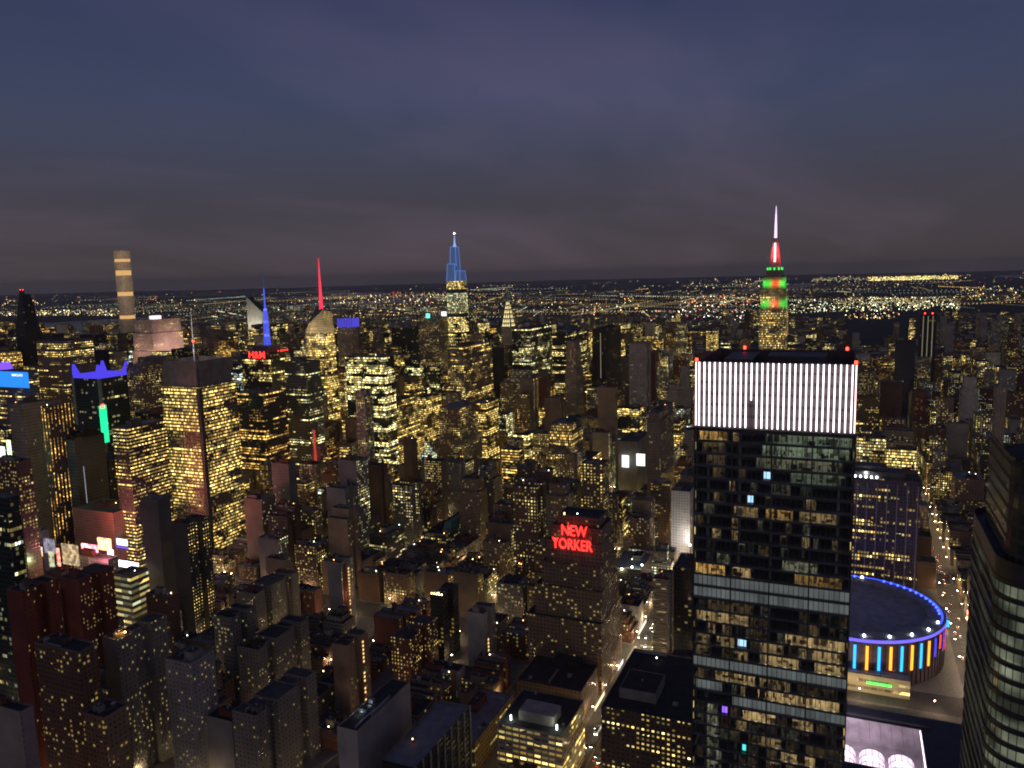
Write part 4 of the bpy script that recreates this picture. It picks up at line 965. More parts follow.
for s_ in (-1, 1):
    q = MB(); q.box(-w_-1.5, -w_+2, s_*d_-1.8, s_*d_+1.8, 0, zt, 0, 0); q.build('pier', LIMESTONE, T)
sign_box('led_sign', 100.5, 107.5, 407, 441, 1190, GREENL, 'green vertical screen on the blue-finned tower side', .8, 's')
sign_box('led_sign', 100.5, 104, 404, 408, 1188, REDS, 'small pink square capping the green vertical screen', .8, 's')

# ---- blue screen with name
for (xa, xb, ya, yb) in ((-4, 29.5, 371, 388),):
    sgn = sign_box('led_screen', xa, xb, ya, yb, 1405, BSCREEN, 'sky blue screen wrapped around a banded tower top, small white name', 1.0, 'w')
    o = text('lettering', 'BARCLAYS', 5, WSCREEN, sgn, (-1.6, -13, 7), *WEST, extrude=.15); 
q = MB(); q.cyl(0, 0, 13, 0, 9, 24, 0, 0, 10); o = q.build('lit_dome', PURP); X_, Y_, Z_ = at(3, 369, 1430); o.location = (X_, Y_, Z_); tag(o, 'violet glowing drum on the roof above the blue screen', 'roof light')

# ---- slim square tower
def tower_faces(x0, x1, y0, y1, z0, z1, st, parent, nm='wall', **k):
    q = MB(); q.prism(rect(x0, x1, y0, y1), z0, z1, 0, None); q.face([(x0, y0, z1), (x1, y0, z1), (x1, y1, z1), (x0, y1, z1)], 1)
    o = q.build(nm, [FAC, ROOF[0]], parent); style(o, st, **k); return o
def centre(px, py, D): return at(px, py, D)
def newthing(name, px, py, D, label, hw):
    X, Y, Z = at(px, py, D); T = thing(name, (X, Y, 0), label, 'building')
    FOOT.append((X-hw, X+hw, Y-hw, Y+hw)); VIS.append((T, [(X-hw, X+hw, Y-hw, Y+hw, 0, Z)]))
    return T, X, Y, Z
T, X, Y, Z = newthing('slim_tower', 121.5, 251, 2620, 'very slim square concrete tower with four glowing bands, tallest by the far skyline', 16)
hw = 15.5
zs = [0]+[at(122, p, 2620)[2] for p in (319, 315.5, 296, 292, 275.5, 270.5, 262, 259)]+[Z]
for i in range(len(zs)-1):
    if i % 2 == 0: tower_faces(-hw, hw, -hw, hw, zs[i], zs[i+1], 'white', T, 'shaft', wc=(.46, .40, .34), cw=5.2, ch=4.7, mx=.18, lo=.2, hi=.8, lit=.14, em=.5)
    else:
        q = MB(); q.box(-hw+.8, hw-.8, -hw+.8, hw-.8, zs[i], zs[i+1], 0, None); q.build('glowing_floor', emis('warm_floor_glow', (1, .58, .22), .75) if i == 1 else bpy.data.materials['warm_floor_glow'], T)
area_light('tower_glow', (-60, -60, Z-40), (1, 1, -.05), 12, 300, 95000, (1, .76, .48), T)
lm('slim square tower', 122, 290)

# ---- dark tapering tower
T, X, Y, Z = newthing('tapered_tower', 24, 290, 2080, 'black tapering tower with two red tips near the frame edge', 22)
q = MB(); q.prism(rect(-24, 24, -20, 20), 0, Z*.72, 0, None, None, rect(-20, 20, -14, 14)); q.prism(rect(-20, 20, -14, 14), Z*.72, Z-9, 0, 0, None, rect(-10, 8, -8, 4))
w = q.build('wall', FAC, T); style(w, 'black', lit=.05)
for (a, b) in ((-7, 2), (-6, -5)):
    q = MB(); q.prism(rect(a-2.5, a+2.5, b-2.5, b+2.5), Z-9, Z, 0, 0, None, rect(a-1, a+1, b-1, b+1)); q.build('tip', METAL, T)
    q = MB(); q.cyl(a, b, .8, Z, Z+1.5, 6); q.build('beacon', REDLAMP, T)
lm('black tapering tower', 24, 320)

# ---- pink floodlit slab
x0, x1, y0_, y1_, zt = corner(134, 152, 180, 320, 1985)
T = building('office_tower', [(x0-8, x1+6, y0_-5, y1_+6, 0, zt*.72), (x0-4, x1+3, y0_-2, y1_+3, zt*.72, zt*.88), (x0, x1, y0_, y1_, zt*.88, zt)], 'pier', 'stepped limestone slab floodlit pink, beside the slim square tower', wc=(.50, .42, .37), lit=.35, bulk=False, near=False)
area_light('flood_light', ((x1-x0)*.1, -(y1_-y0_)/2-55, zt*.74), (0, 1, .22), 80, 20, 48000, (1, .58, .50), T)
area_light('flood_light', (-(x1-x0)/2-50, 0, zt*.7), (1, 0, .25), 40, 16, 15000, (1, .58, .50), T)
q = MB(); q.box(-14, 6, -8, 8, zt, zt+8, 0, 0); q.build('roof_sign', emis('pale_roof_sign', (.95, .75, .8), 1.4), T)

# ---- slant-topped white tower
x0, x1, y0_, y1_, zt = corner(247, 263, 269, 313, 2560)
T = thing('office_tower', (x0, (y0_+y1_)/2, 0), 'slant-roofed tower with a white floodlit wedge top, left of the blue mast', 'building'); FOOT.append((x0, x1, y0_, y1_)); VIS.append((T, [(x0, x1, y0_, y1_, 0, zt)]))
d_ = (y1_-y0_)/2; L_ = x1-x0; z2 = at(249, 297, 2560)[2]
tower_faces(0, L_, -d_, d_, 0, zt-42, 'white', T, 'wall', lit=.25)
q = MB(); z0_ = zt-42
q.face([(0, d_, z0_), (0, -d_, z0_), (0, -d_, zt), (0, d_*.95, z2)], 0); q.face([(0, -d_, z0_), (L_, -d_, z0_), (L_, -d_, zt), (0, -d_, zt)], 0)
q.face([(0, -d_, zt), (L_, -d_, zt), (L_, d_*.95, z2), (0, d_*.95, z2)], 1); q.face([(L_, d_, z0_), (0, d_, z0_), (0, d_*.95, z2), (L_, d_*.95, z2)], 0); q.face([(L_, -d_, z0_), (L_, d_, z0_), (L_, d_*.95, z2), (L_, -d_, zt)], 0)
q.build('wedge_crown', [principled('white_panel', (.62, .60, .52), .6), METAL], T)
area_light('crown_light', (-45, 0, zt-60), (1, 0, .75), 50, 10, 42000, (1, .95, .78), T)

# ---- blue mast tower with red letters
x0, x1, y0_, y1_, zt = corner(241, 270, 294, 353, 1300)
T = building('office_tower', [(x0, x1, y0_, y1_, 0, zt)], 'glass', 'dark tower with red signs and a tall blue-lit lattice mast', lit=.4, bulk=False, near=False); lm('blue-masted tower', 265, 340)
q = MB(); q.box(-18, 14, -14, 14, zt-1, zt+9, 0, 0); q.build('plant_room', METAL, T)
BMAST = emis('blue_mast_glow', (.09, .13, 1), .95); BM2 = emis('deep_blue_mast', (.10, .12, .62), .30)
zt_ = at(263, 269, 1310)[2]; zb = zt+9
q = MB()
def lattice(q, r0, r1, z0, z1, nseg, w):
    C = lambda r, z: [(r, r, z), (-r, r, z), (-r, -r, z), (r, -r, z)]
    for i in range(nseg):
        ra, rb = r0+(r1-r0)*i/nseg, r0+(r1-r0)*(i+1)/nseg; za, zb_ = z0+(z1-z0)*i/nseg, z0+(z1-z0)*(i+1)/nseg
        A, B_ = C(ra, za), C(rb, zb_)
        for j in range(4):
            q.bar(A[j], B_[j], w); q.bar(A[j], B_[(j+1) % 4], w*.7); q.bar(B_[j], B_[(j+1) % 4], w*.7)
hm = zt_-zb
lattice(q, 3.4, 1.8, zb, zb+hm*.46, 9, 1.0); q.build('lattice_mast', BMAST, T)
q = MB(); q.cyl(0, 0, 1.4, zb+hm*.46, zb+hm*.75, 8, 0, 0, .95); q.build('mast', BMAST, T); q = MB(); q.cyl(0, 0, .85, zb+hm*.75, zb+hm, 8, 0, 0, .3); q.build('aerial', BM2, T)
for zz_ in (.12, .3, .46): q = MB(); q.cyl(0, 0, 4.0-3.2*zz_, zb+hm*zz_, zb+hm*zz_+3, 10); q.build('antenna_ring', emis('bright_blue_ring', (.14, .20, 1), 1.6), T)
for (xa, xb, ya, yb, f_, lb) in ((251.5, 262, 350.5, 360, 'w', 'red letter sign below the blue mast, larger of two'), (278, 288, 348.5, 356, 's', 'red letter sign below the blue mast, smaller of two')):
    D = 1294 if f_ == 'w' else 1330
    s1 = thing('roof_sign', at((xa+xb)/2, (ya+yb)/2, D), lb, 'sign')
    o = text('lettering', 'H&M', 15.5 if f_ == 'w' else 12, REDLED, s1, (0, 0, 0), *(WEST if f_ == 'w' else SOUTH), extrude=.4)
    q = MB()
    for k_ in (-9, 0, 9): q.bar((k_*(f_ == 's')+.8*(f_ == 'w'), -k_*(f_ == 'w')+.8*(f_ == 's'), -9), (k_*(f_ == 's')+.8*(f_ == 'w'), -k_*(f_ == 'w')+.8*(f_ == 's'), 6), .5)
    q.build('sign_frame', METAL, s1)

# ---- crystalline tower with the red spire
x0, x1, y0_, y1_, zt = corner(304, 324, 335, 333, 1400)
T = thing('office_tower', (x0, y0_, 0), 'faceted gold-lit tower with a sloping top and a glowing red spire', 'building'); FOOT.append((x0, x1, y0_, y1_)); VIS.append((T, [(x0, x1, y0_, y1_, 0, zt)]))
L_, Wd = x1-x0, y1_-y0_
P0, P1 = rect(-3, L_+3, -3, Wd+4), rect(1, L_-1, 1, Wd-2)
q = MB(); q.prism(P0, 0, zt, 0, None, None, P1); w = q.build('wall', FAC, T); style(w, 'gold', wc=(.10, .09, .07), lit=.95, cw=2.4, mx=.06, lo=.2, hi=.86, coh=.6, warm=.6)
za, zb, zc_ = at(308, 325, 1410)[2], at(324, 306, 1410)[2], at(335, 312, 1410)[2]
T1_ = [(1, 1), (L_-1, 1), (L_-1, Wd-2), (1, Wd-2)]; Zs = [zb-6, zc_, zb, za]
q = MB()
P2 = [(4, 3), (L_-2, 3), (L_-3, Wd-8), (3, Wd-7)]
u = 0
for i in range(4):
    j = (i+1) % 4; L2 = hypot(T1_[j][0]-T1_[i][0], T1_[j][1]-T1_[i][1])
    q.face([(*T1_[i], zt), (*T1_[j], zt), (*P2[j], Zs[j]), (*P2[i], Zs[i])], 0, [(u, zt), (u+L2, zt), (u+L2, Zs[j]), (u, Zs[i])]); u += L2
q.face([(*P2[i], Zs[i]) for i in range(4)], 1)
w = q.build('sloped_crown', [FAC, METAL], T); style(w, 'gold', wc=(.42, .36, .26), lit=.6, cw=1.6, lo=.3, hi=.7, em=.5, coh=.3)
area_light('crown_light', (-40, Wd/2, zt-10), (1, 0, .55), 50, 10, 24000, (1, .78, .45), T); area_light('crown_light', (L_/2, -40, zt-10), (0, 1, .55), 40, 10, 14000, (1, .78, .45), T)
zs_ = at(318.5, 258, 1410)[2]; q = MB(); q.cyl(L_*.45, Wd*.32, 4.2, zb-26, zb+14, 8, 0, 0, 3.0); q.cyl(L_*.45, Wd*.32, 3.0, zb+14, zs_, 8, 0, 0, .5); q.build('spire', emis('red_spire_glow', (1, .05, .10), 1.15), T)

# ---- box with a blue top
sx_ = at(348, 317, 1655); T = thing('blue_roof_box', (sx_[0], sx_[1], sx_[2]-20), 'glowing deep blue rooftop box on a tan tower beside the red spire', 'roof light')
q = MB(); q.prism(rect(-14, 14, -17, 17), 0, 17, 0, 0); q.build('box_wall', emis('deep_blue_glow', (.10, .08, .75), .8), T)
q = MB()
for yy in np.linspace(-17.3, 17.3, 7): q.box(-14.5, -14.02, yy-.3, yy+.3, 0, 20, 0, 0)
q.build('screen_frame', METAL, T)

# ---- tall blue-topped spire tower
T, X, Y, Z = newthing('spired_tower', 455, 234, 1890, 'tallest tapering glass tower with a blue-lit stepped top and needle', 27); 
zq = lambda p: at(455, p, 1890)[2]
G1 = dict(lit=.75, warm=.45, coh=.7)
q = MB(); q.prism(rect(-20, 20, -20, 20), 0, zq(348), 0, None, None, rect(-19, 19, -19, 19)); q.prism(rect(-19, 19, -19, 19), zq(346), zq(316), 0, 1, None, rect(-18.5, 18.5, -18.5, 18.5)); w = q.build('lower_shaft', [FAC, METAL], T); style(w, 'glass', **G1)
q = MB(); q.box(-18, 18, -18, 18, zq(348)-1, zq(346)+1, 0, 0); q.box(-17.8, 17.8, -17.8, 17.8, zq(316), zq(313), 0, 0); q.box(-17, 17, -17, 17, zq(292.5), zq(289), 0, 0); q.build('louver_band', METAL, T)
q = MB(); q.prism(rect(-18.5, 18.5, -18.5, 18.5), zq(313), zq(292.5), 0, 1, None, rect(-18, 18, -18, 18)); w = q.build('middle_shaft', [FAC, METAL], T); style(w, 'greenglass', lit=3, coh=.1, em=.85, warm=.25, cw=3.2, mx=.12)
q = MB(); q.prism(rect(-18, 18, -18, 18), zq(289), zq(281), 0, 1, None, rect(-17.6, 17.6, -17.6, 17.6)); w = q.build('deck_floors', [FAC, METAL], T); style(w, 'glass', lit=2.2, coh=.2, warm=.5, em=1.0)
OVB, n_, l_ = mat('blue_lit_glass')
o_ = n_.new('ShaderNodeOutputMaterial'); p_ = n_.new('ShaderNodeBsdfPrincipled'); l_.new(p_.outputs[0], o_.inputs[0]); p_.inputs['Base Color'].default_value = (.05, .07, .12, 1)
b_ = n_.new('ShaderNodeTexBrick'); b_.inputs['Scale'].default_value = .25; b_.inputs['Color1'].default_value = (.13, .25, .62, 1); b_.inputs['Color2'].default_value = (.07, .14, .40, 1); b_.inputs['Mortar'].default_value = (.26, .40, .85, 1); b_.inputs['Mortar Size'].default_value = .03
uvn = n_.new('ShaderNodeUVMap'); uvn.uv_map = 'UVMap'; l_.new(uvn.outputs[0], b_.inputs['Vector']); l_.new(b_.outputs[0], p_.inputs['Emission Color']); p_.inputs['Emission Strength'].default_value = .27; OVB.cycles.emission_sampling = 'NONE'
OVE = emis('blue_edge_led', (.16, .36, 1), .75)
tops = ((-17.4, 17.4, -5, 17.5, 264, 'w'), (-17, 17, -17.5, -5.5, 271, 'e'), (-10, 10, -5.5, 11, 247, 'c'))
for (a, b, c, d, p, kk) in tops:
    z0_ = zq(281) if kk != 'c' else zq(266); z1_ = zq(p)
    i_ = .80; mx_, my_ = (a+b)/2, (c+d)/2
    P = rect(a, b, c, d); P2 = [(mx_+(x-mx_)*i_, my_+(y-my_)*i_) for x, y in P]
    q = MB(); q.prism(P, z0_, z1_, 0, 0, None, P2); t_ = q.build('crown_slab', OVB, T)
    q = MB()
    for i in range(4):
        q.bar((*P[i], z0_), (*P2[i], z1_), .9); q.bar((*P2[i], z1_), (*P2[(i+1) % 4], z1_), .9)
    q.build('edge_light', OVE, t_)
q = MB(); q.cyl(0, 2, 4.5, zq(247), zq(243), 8, 0, 0, 2.2); q.cyl(0, 2, 2.2, zq(243), Z, 8, 0, 0, .5); q.build('spire', emis('pale_blue_glow', (.35, .55, 1), .85), T)
q = MB(); q.cyl(0, 2, 1.6, Z, Z+3, 8); q.build('beacon', WHITEL, T)

# ---- spired art deco crown with triangular lights
T, X, Y, Z = newthing('art_deco_tower', 507.5, 296, 2170, 'art deco tower with a pointed crown of triangular yellow lights', 20)
zq = lambda p: at(507.5, p, 2170)[2]
tower_faces(-19, 19, -19, 19, 0, zq(342), 'white', T, 'base_shaft', lit=.25, wc=(.3, .27, .24)); tower_faces(-15, 15, -15, 15, zq(342), zq(326), 'white', T, 'shaft', lit=.3, wc=(.34, .31, .27))
r_ = [15, 13, 11, 9, 6.8, 4.6, 2.2, .4]; zz_ = [zq(p) for p in (326, 322, 317.5, 313, 308.5, 304.5, 300.5, 292)]
q = MB()
for i in range(7): q.prism(rect(-r_[i], r_[i], -r_[i], r_[i]), zz_[i], zz_[i+1], 0, None, None, rect(-r_[i+1], r_[i+1], -r_[i+1], r_[i+1]))
q.build('crown', PALEMETAL, T)
YT = emis('crown_lamp', (1, .80, .34), 1.5)
for i in range(6):
    for (dx, dy) in ((-1, 0), (0, -1)):
        k_ = max(1, 4-i//2)
        for j in range(k_):
            c = ((j+.5)/k_*2-1)*r_[i]*.8; hh = (zz_[i+1]-zz_[i])*.86; w2 = r_[i]*.62/k_; e_ = r_[i]*1.0+.25; e2 = r_[i+1]+.3
            q = MB()
            if dx: q.face([(-e_, c+w2, zz_[i]), (-e_, c-w2, zz_[i]), (-e2, c, zz_[i]+hh)])
            else: q.face([(c-w2, -e_, zz_[i]), (c+w2, -e_, zz_[i]), (c, -e2, zz_[i]+hh)])
            q.build('crown_lamp', YT, T)
lm('art deco crown', 507, 310)

# ---- green and red lit skyscraper
T, X, Y, Z = newthing('skyscraper', 775.5, 245, 1420, 'stepped skyscraper floodlit green and red, with a glowing white antenna', 34)
zq = lambda p: at(776, p, 1420)[2]
W_ = 1420/FPX
LS = dict(wc=(.30, .25, .19), cw=2.4, ch=3.8, mx=.24, lo=.2, hi=.78, coh=.35, warm=.6)
hw = 21.0; hd = 27
def tier(a, b, z0, z1, nm='shaft', **k): return tower_faces(-b, b, -a, a, z0, z1, 'pier', T, nm, **{**LS, **k})
tier(hw+9, hd+16, 0, zq(420), lit=.4); tier(hw+1.5, hd+3, zq(420), zq(349), lit=.8); tier(hw, hd, zq(349), zq(309), lit=1.15)
tier(hw-1.2, hd-3, zq(309), zq(289), lit=.35); tier(hw-4, hd-6, zq(289), zq(277), 'upper_shaft', lit=.1); tier(hw-8, hd-12, zq(277), zq(270), 'upper_shaft', lit=.1, mx=.5)
q = MB(); q.cyl(0, 0, 11.5, zq(270), zq(265), 16, 0, 0, 10); q.build('mast_base', LIMESTONE, T)
q = MB(); q.cyl(0, 0, 8.5, zq(265), zq(243), 12, 0, 0, 5.2); q.cyl(0, 0, 5.2, zq(243), zq(238), 12, 0, 0, 2.8); md = q.build('mooring_mast', LIMESTONE, T)
q = MB()
for i in range(4):
    a_ = pi/4+i*pi/2; q.prism([(c*cos(a_)-s_*sin(a_), c*sin(a_)+s_*cos(a_)) for c, s_ in ((8, -.9), (11, -.9), (11, .9), (8, .9))], zq(265), zq(241), 0, 0, None, [(c*cos(a_)-s_*sin(a_), c*sin(a_)+s_*cos(a_)) for c, s_ in ((4, -.7), (5.6, -.7), (5.6, .7), (4, .7))])
q.build('wing_buttress', LIMESTONE, T)
q = MB(); q.box(-8.2, -7.0, -1.6, 1.6, zq(262), zq(243), 0, 0, 0); q.build('light_strip', emis('white_red_strip', (1, .62, .66), 2.2), T)
zA = zq(206)
q = MB(); q.cyl(0, 0, 2.4, zq(238), zq(225), 8, 0, 0, 1.9); q.cyl(0, 0, 1.9, zq(225), zq(214), 8, 0, 0, 1.2); q.cyl(0, 0, 1.1, zq(214), zA, 8, 0, 0, .4); q.build('antenna', emis('white_violet_antenna', (.80, .62, 1), 1.5), T)
GREENF, REDF = (.04, 1, .10), (1, .03, .03)
for (pa, pb, hw_, hd_, gw) in ((309, 297, hw-1.2, hd-3, 1.0), (289, 277.5, hw-4, hd-6, 1.2)):
    za, zb = zq(pa), zq(pb); zm = (za+zb)/2; hh = zb-za
    for (c, w, colr, pw) in ((hw_*.70, hw_*.56, GREENF, 1), (0, hw_*.6, REDF, 1.15), (-hw_*.70, hw_*.56, GREENF, 1)):
        area_light('flood_light', (-hd_-3.2, c, zm), (1, 0, 0), hh*.95, w, 2100*gw*pw, colr, T)
    area_light('flood_light', (0, -hw_-3.4, zm), (0, 1, 0), hd_*1.7, hh*.9, 3600*gw, GREENF, T)
area_light('flood_light', (-hd-2.5, 0, zq(303)), (1, 0, .9), 3, hw*1.6, 1500, (1, .75, .4), T)
area_light('flood_light', (-15, 0, zq(253)), (1, 0, .05), 30, 14, 9000, (1, .03, .06), T); area_light('flood_light', (0, -15, zq(253)), (0, 1, .05), 14, 30, 6000, (1, .03, .06), T)
for i in range(10):
    a_ = i*2*pi/10; q = MB(); q.box(12*cos(a_)-1.2, 12*cos(a_)+1.2, 12*sin(a_)-1.2, 12*sin(a_)+1.2, zq(270)+.1, zq(267.5), 0, 0); q.build('green_lamp', emis('green_lamp', (.05, 1, .12), 1.3) if i == 0 else bpy.data.materials['green_lamp'], T)
lm('green and red skyscraper', 776, 300)

# ---- small luminous signs on towers
sign_box('led_screen', 622, 629, 455, 467.5, 1148, WSCREEN, 'glowing white screen, left of the pair on the blank grey tower', .8)
sign_box('led_screen', 636.5, 645, 453.5, 466, 1146, WSCREEN, 'glowing white screen, right of the pair on the blank grey tower', .8)
sign_box('roof_sign', 441.5, 446.5, 311.5, 316, 1828, WSCREEN, 'small white roof sign on a flat brown slab', 1)
sign_box('roof_sign', 426, 430, 313.5, 318, 1828, TEALS, 'small teal roof sign on a flat brown slab', 1)
sign_box('roof_sign', -2, 6.5, 446, 463, 1000, WSCREEN, 'white vertical billboard at the frame edge', 1)
sign_box('roof_sign', 7, 13, 440, 464, 995, emis('lime_screen', (.55, 1, .35), 3.0), 'lime green vertical billboard at the frame edge', 1)
sign_box('led_screen', 4, 14, 469, 478, 985, TEALS, 'turquoise small screen below the lime billboard', 1)
for a in ((82, 99, 543, 557, PINKS, 'hot pink billboard, brightest of the square signs'), (98, 112, 537, 551, YELS, 'yellow billboard beside the hot pink one'), (117, 128, 538, 546, WSCREEN, 'white cube billboard with a blue base'), (117, 128.5, 546, 548.5, PURP, 'thin blue strip under the white cube billboard'), (114, 139, 559, 569, screen('bluish_screen', (.6, .6, 1), 4.5), 'long bluish white billboard above the green ramps'),
          (57, 61, 548, 566, REDS, 'narrow red pink billboard by the lit tan facade'), (62, 80, 543, 566, screen('tan_facade_glow', (.9, .55, .24), .8, (1, .85, .55)), 'tan brightly lit billboard wall by the red one'), (44, 56, 538, 554, screen('mauve_screen', (.6, .5, .85), .4), 'dim mauve billboard among the square signs'), (49, 55, 551, 567, screen('olive_screen', (.75, .75, .2), .8), 'olive yellow billboard among the square signs'), (15, 30, 541, 549, screen('cream_screen', (.9, .62, .45), .7), 'cream low billboard near the frame edge'),  # the tan panel is a lit facade, its light put in as glow
          (24, 31, 549, 552, PINKS, 'small red billboard strip under the cream one'), (108, 114, 549, 557, LAVS, 'lavender slim billboard between yellow and white ones'), (104, 116, 556, 563, screen('rose_screen', (1, .25, .5), 3), 'rose wide billboard above the long bluish one'), (8, 15, 556, 564, GREENL, 'green square billboard low at the frame edge'), (36, 43, 546, 556, screen('amber_screen', (1, .5, .1), 2.5), 'amber billboard between the cream and mauve ones')):
    sign_box('billboard', a[0], a[1], a[2], a[3], 905-(a[3]-555)*2.2, a[4], a[5], 1.2, 'w', 'billboard', 'bright signs of the square')
for o in list(bpy.data.objects):
    if str(o.get('label', '')).startswith('dark faceted hotel'):
        w = [c for c in o.children if c.name.startswith('wall')][0]; xs = [v.co.x for v in w.data.vertices]; ys = [v.co.y for v in w.data.vertices]; zs2 = [v.co.z for v in w.data.vertices]
        q = MB(); q.box(min(xs)+8, min(xs)+8.7, min(ys)-.5, min(ys)-.05, max(zs2)*.40, max(zs2)*.80, 0, 0, 0); q.build('lit_spine', emis('pale_spine', (.75, .85, 1), .35), o)
        q = MB(); a_, b_, c_, d_ = min(xs), max(xs), min(ys), max(ys); zt_ = max(zs2); xm = (a_*.5+b_*.5)
        q.face([(a_, c_, zt_), (b_, c_, zt_), (xm, c_, zt_+13)]); q.face([(b_, d_, zt_), (a_, d_, zt_), (xm, d_, zt_+13)]); q.face([(a_, d_, zt_), (a_, c_, zt_), (xm, c_, zt_+13), (xm, d_, zt_+13)]); q.face([(b_, c_, zt_), (b_, d_, zt_), (xm, d_, zt_+13), (xm, c_, zt_+13)]); q.build('gabled_crown', DARK, o)
put('theatre', 72, 113, 126, 513, 935, 'brick', 'red-lit broad theatre block behind the square signs', lit=.0, wc=(.30, .15, .10), dep=40)
px_, py_, pz_ = at(104, 548, 880)
area_light('square_glow', (px_-10, py_, pz_+12), (1, 0, .25), 60, 20, 30000, (1, .22, .16)).data.spread = radians(75)
for (a, b, D, w, c) in ((8, 462, 975, 28000, (.6, 1, .65)), (127, 552, 872, 32000, (.75, .42, 1)), (100, 556, 850, 26000, (1, .25, .3)), (62, 560, 870, 15000, (1, .6, .35)), (30, 560, 860, 8000, (.6, 1, .6))):
    p_ = at(a, b, D); point_light('square_glow', p_, w, c, 3)
put('theatre', 75, 108, 118, 560, 850, 'grey', 'long pale-roofed theatre in front of the red-lit block', lit=.02, wc=(.3, .28, .28), roofm=2)
for k_, (xa, xb, y_) in enumerate(((114, 146, 577), (114, 147, 588))): pass
x0, x1, y0_, y1_, zt = corner(113, 130, 148, 576, 790)
T = building('parking_garage', [(x0, x1, y0_, y1_, 0, zt)], 'band', 'bus garage with yellow-green lit decks below the square signs', wc=(.30, .29, .22), lit=2.0, coh=.3, cw=9, ch=6, mx=.0, lo=.35, hi=.8, warm=.33, em=.45, bulk=False)
# floodlights
def flood(px, py, D, w, c, lab, r=.9):
    p = at(px, py, D); T = thing('floodlight', p, lab, 'lamp'); q = MB(); q.cyl(0, 0, r, -r*.6, r*.6, 8); q.build('lamp_head', emis('floodlight_lens', c, 12), T); q = MB(); q.bar((0, 0, -6), (0, 0, -.6), .3); q.build('post', METAL, T)
    point_light('floodlight_beam', (-1.5, 0, 1.5), w, c, .6, T)
flood(690, 545, 895, 9000, (1, .93, .88), 'white floodlight at the foot of the floodlit facade', 1.2)
area_light('facade_wash', at(684, 548, 880), (1, .1, .5), 16, 6, 5200, (1, .95, .93))
for i, (a, b) in enumerate(((622, 570), (632, 567), (642, 565))): flood(a, b, 806, 1900, (.85, 1, .80), f'{("first", "second", "third")[i]} rooftop floodlight from the red-lettered hotel')
for i, (a, b, D) in enumerate(((362, 712, 470), (371, 706, 480))): flood(a, b, D, 160, (.8, .9, 1), f'{("nearer", "farther")[i]} white lamp on the windowless slab roof', .5)
for i, (a, b) in enumerate(((118, 634), (125, 632))): flood(a, b, 565, 700, (1, .55, .15), f'{("nearer", "farther")[i]} amber roof lamp on the grey blank-ended block', .6)
for i, (a, b) in enumerate(((854, 692), (0, 0)))[:0] if False else []: pass
# what marks single towers out: lit lines, roof lamps, penthouses
def deco(prefix):
    o = [k for k in bpy.data.objects if str(k.get('label', '')).startswith(prefix)][0]
    v = [q.co for c in o.children if c.name.startswith('wall') for q in c.data.vertices]; f = lambda i, fn: fn(q[i] for q in v)
    return o, f(0, min), f(0, max), f(1, min), f(1, max), f(2, max)
LINE = emis('pale_line_light', (1, .86, .62), .22); WARML = emis('warm_line_light', (1, .62, .22), 1.6)
def wline(d, fy, a, b, w, m, nm='lit_line'):
    o, x0, x1, y0, y1, zt = d; q = MB(); yy = y0+(y1-y0)*fy; q.box(x0-.45, x0-.03, yy-w/2, yy+w/2, zt*a, zt*b, 0, 0, 0); q.build(nm, m, o)
def sline(d, fx, a, b, w, m, nm='lit_line'):
    o, x0, x1, y0, y1, zt = d; q = MB(); xx = x0+(x1-x0)*fx; rr = random.Random(int(xx*10)); z = zt*a
    if nm in ('brick_panel', 'red_glow_panel'): q.box(xx-w/2, xx+w/2, y0-.45, y0-.03, zt*a, zt*b, 0, 0, 0)
    else:
        while z < zt*b:
            if rr.random() < .82: q.box(xx-w/2, xx+w/2, y0-.35, y0-.03, z, z+1.5, 0, 0, 0)
            z += 3.2
    q.build(nm if nm != 'lit_strip' else 'stair_window', m, o)
d = deco('tall dark tower with three')
for fy in (.22, .5, .78): wline(d, fy, .3, .98, 1.6, LINE)
for fy in (.25, .7): q = MB(); q.cyl(d[1]+2, d[3]+(d[4]-d[3])*fy, 1.3, d[5], d[5]+2.6, 8); q.build('beacon', REDLAMP, d[0])
d = deco('black tower marked'); wline(d, .35, .5, .96, 1.5, LINE)
d = deco('narrow black tower')
for i in range(5): q = MB(); yy = d[3]+1+(d[4]-d[3]-2)*i/4; q.cyl(d[1]+1.2, yy, .55, d[5], d[5]+1.1, 8); q.build('roof_lamp', RLAMP[0], d[0])
d = deco('pale grey blank-faced'); sline(d, .3, .12, .55, 1.6, WARML, 'stair_window')
d = deco('pale-ended brick'); sline(d, .72, .05, .9, 1.4, WARML, 'lit_strip')
d = deco('grey blank slab with a warm'); sline(d, .25, .2, .97, 5, BRICK, 'brick_panel'); sline(d, .55, .2, .9, 1.2, WARML, 'stair_window'); point_light('stair_glow', (d[1]+6, d[3]-7, d[5]*.55), 1500, (1, .45, .2), 1, d[0])
d = deco('ribbed grey tower'); sline(d, .25, .18, .50, 5, emis('dim_red_screen', (1, .10, .07), .5), 'red_glow_panel'); point_light('red_glow', (d[1]+8, d[3]-10, d[5]*.3), 5000, (1, .12, .08), 2, d[0])  # red panel and point light put in for red light on the wall
d = deco('pale gridded office'); q = MB(); q.box(d[1]+9, d[1]+24, d[3]+9, d[4]-12, d[5]-1.1, d[5]+6, 0, 0); q.build('penthouse', LIMESTONE, d[0])
for yy in (d[3]+6, d[4]-7): q = MB(); q.cyl(d[1]+7, yy, .5, d[5]-.9, d[5]+2.4, 8); q.build('roof_lamp', RLAMP[2], d[0]); point_light('roof_glow', (d[1]+6, yy, d[5]+4), 420, (.9, 1, .8), .5, d[0])
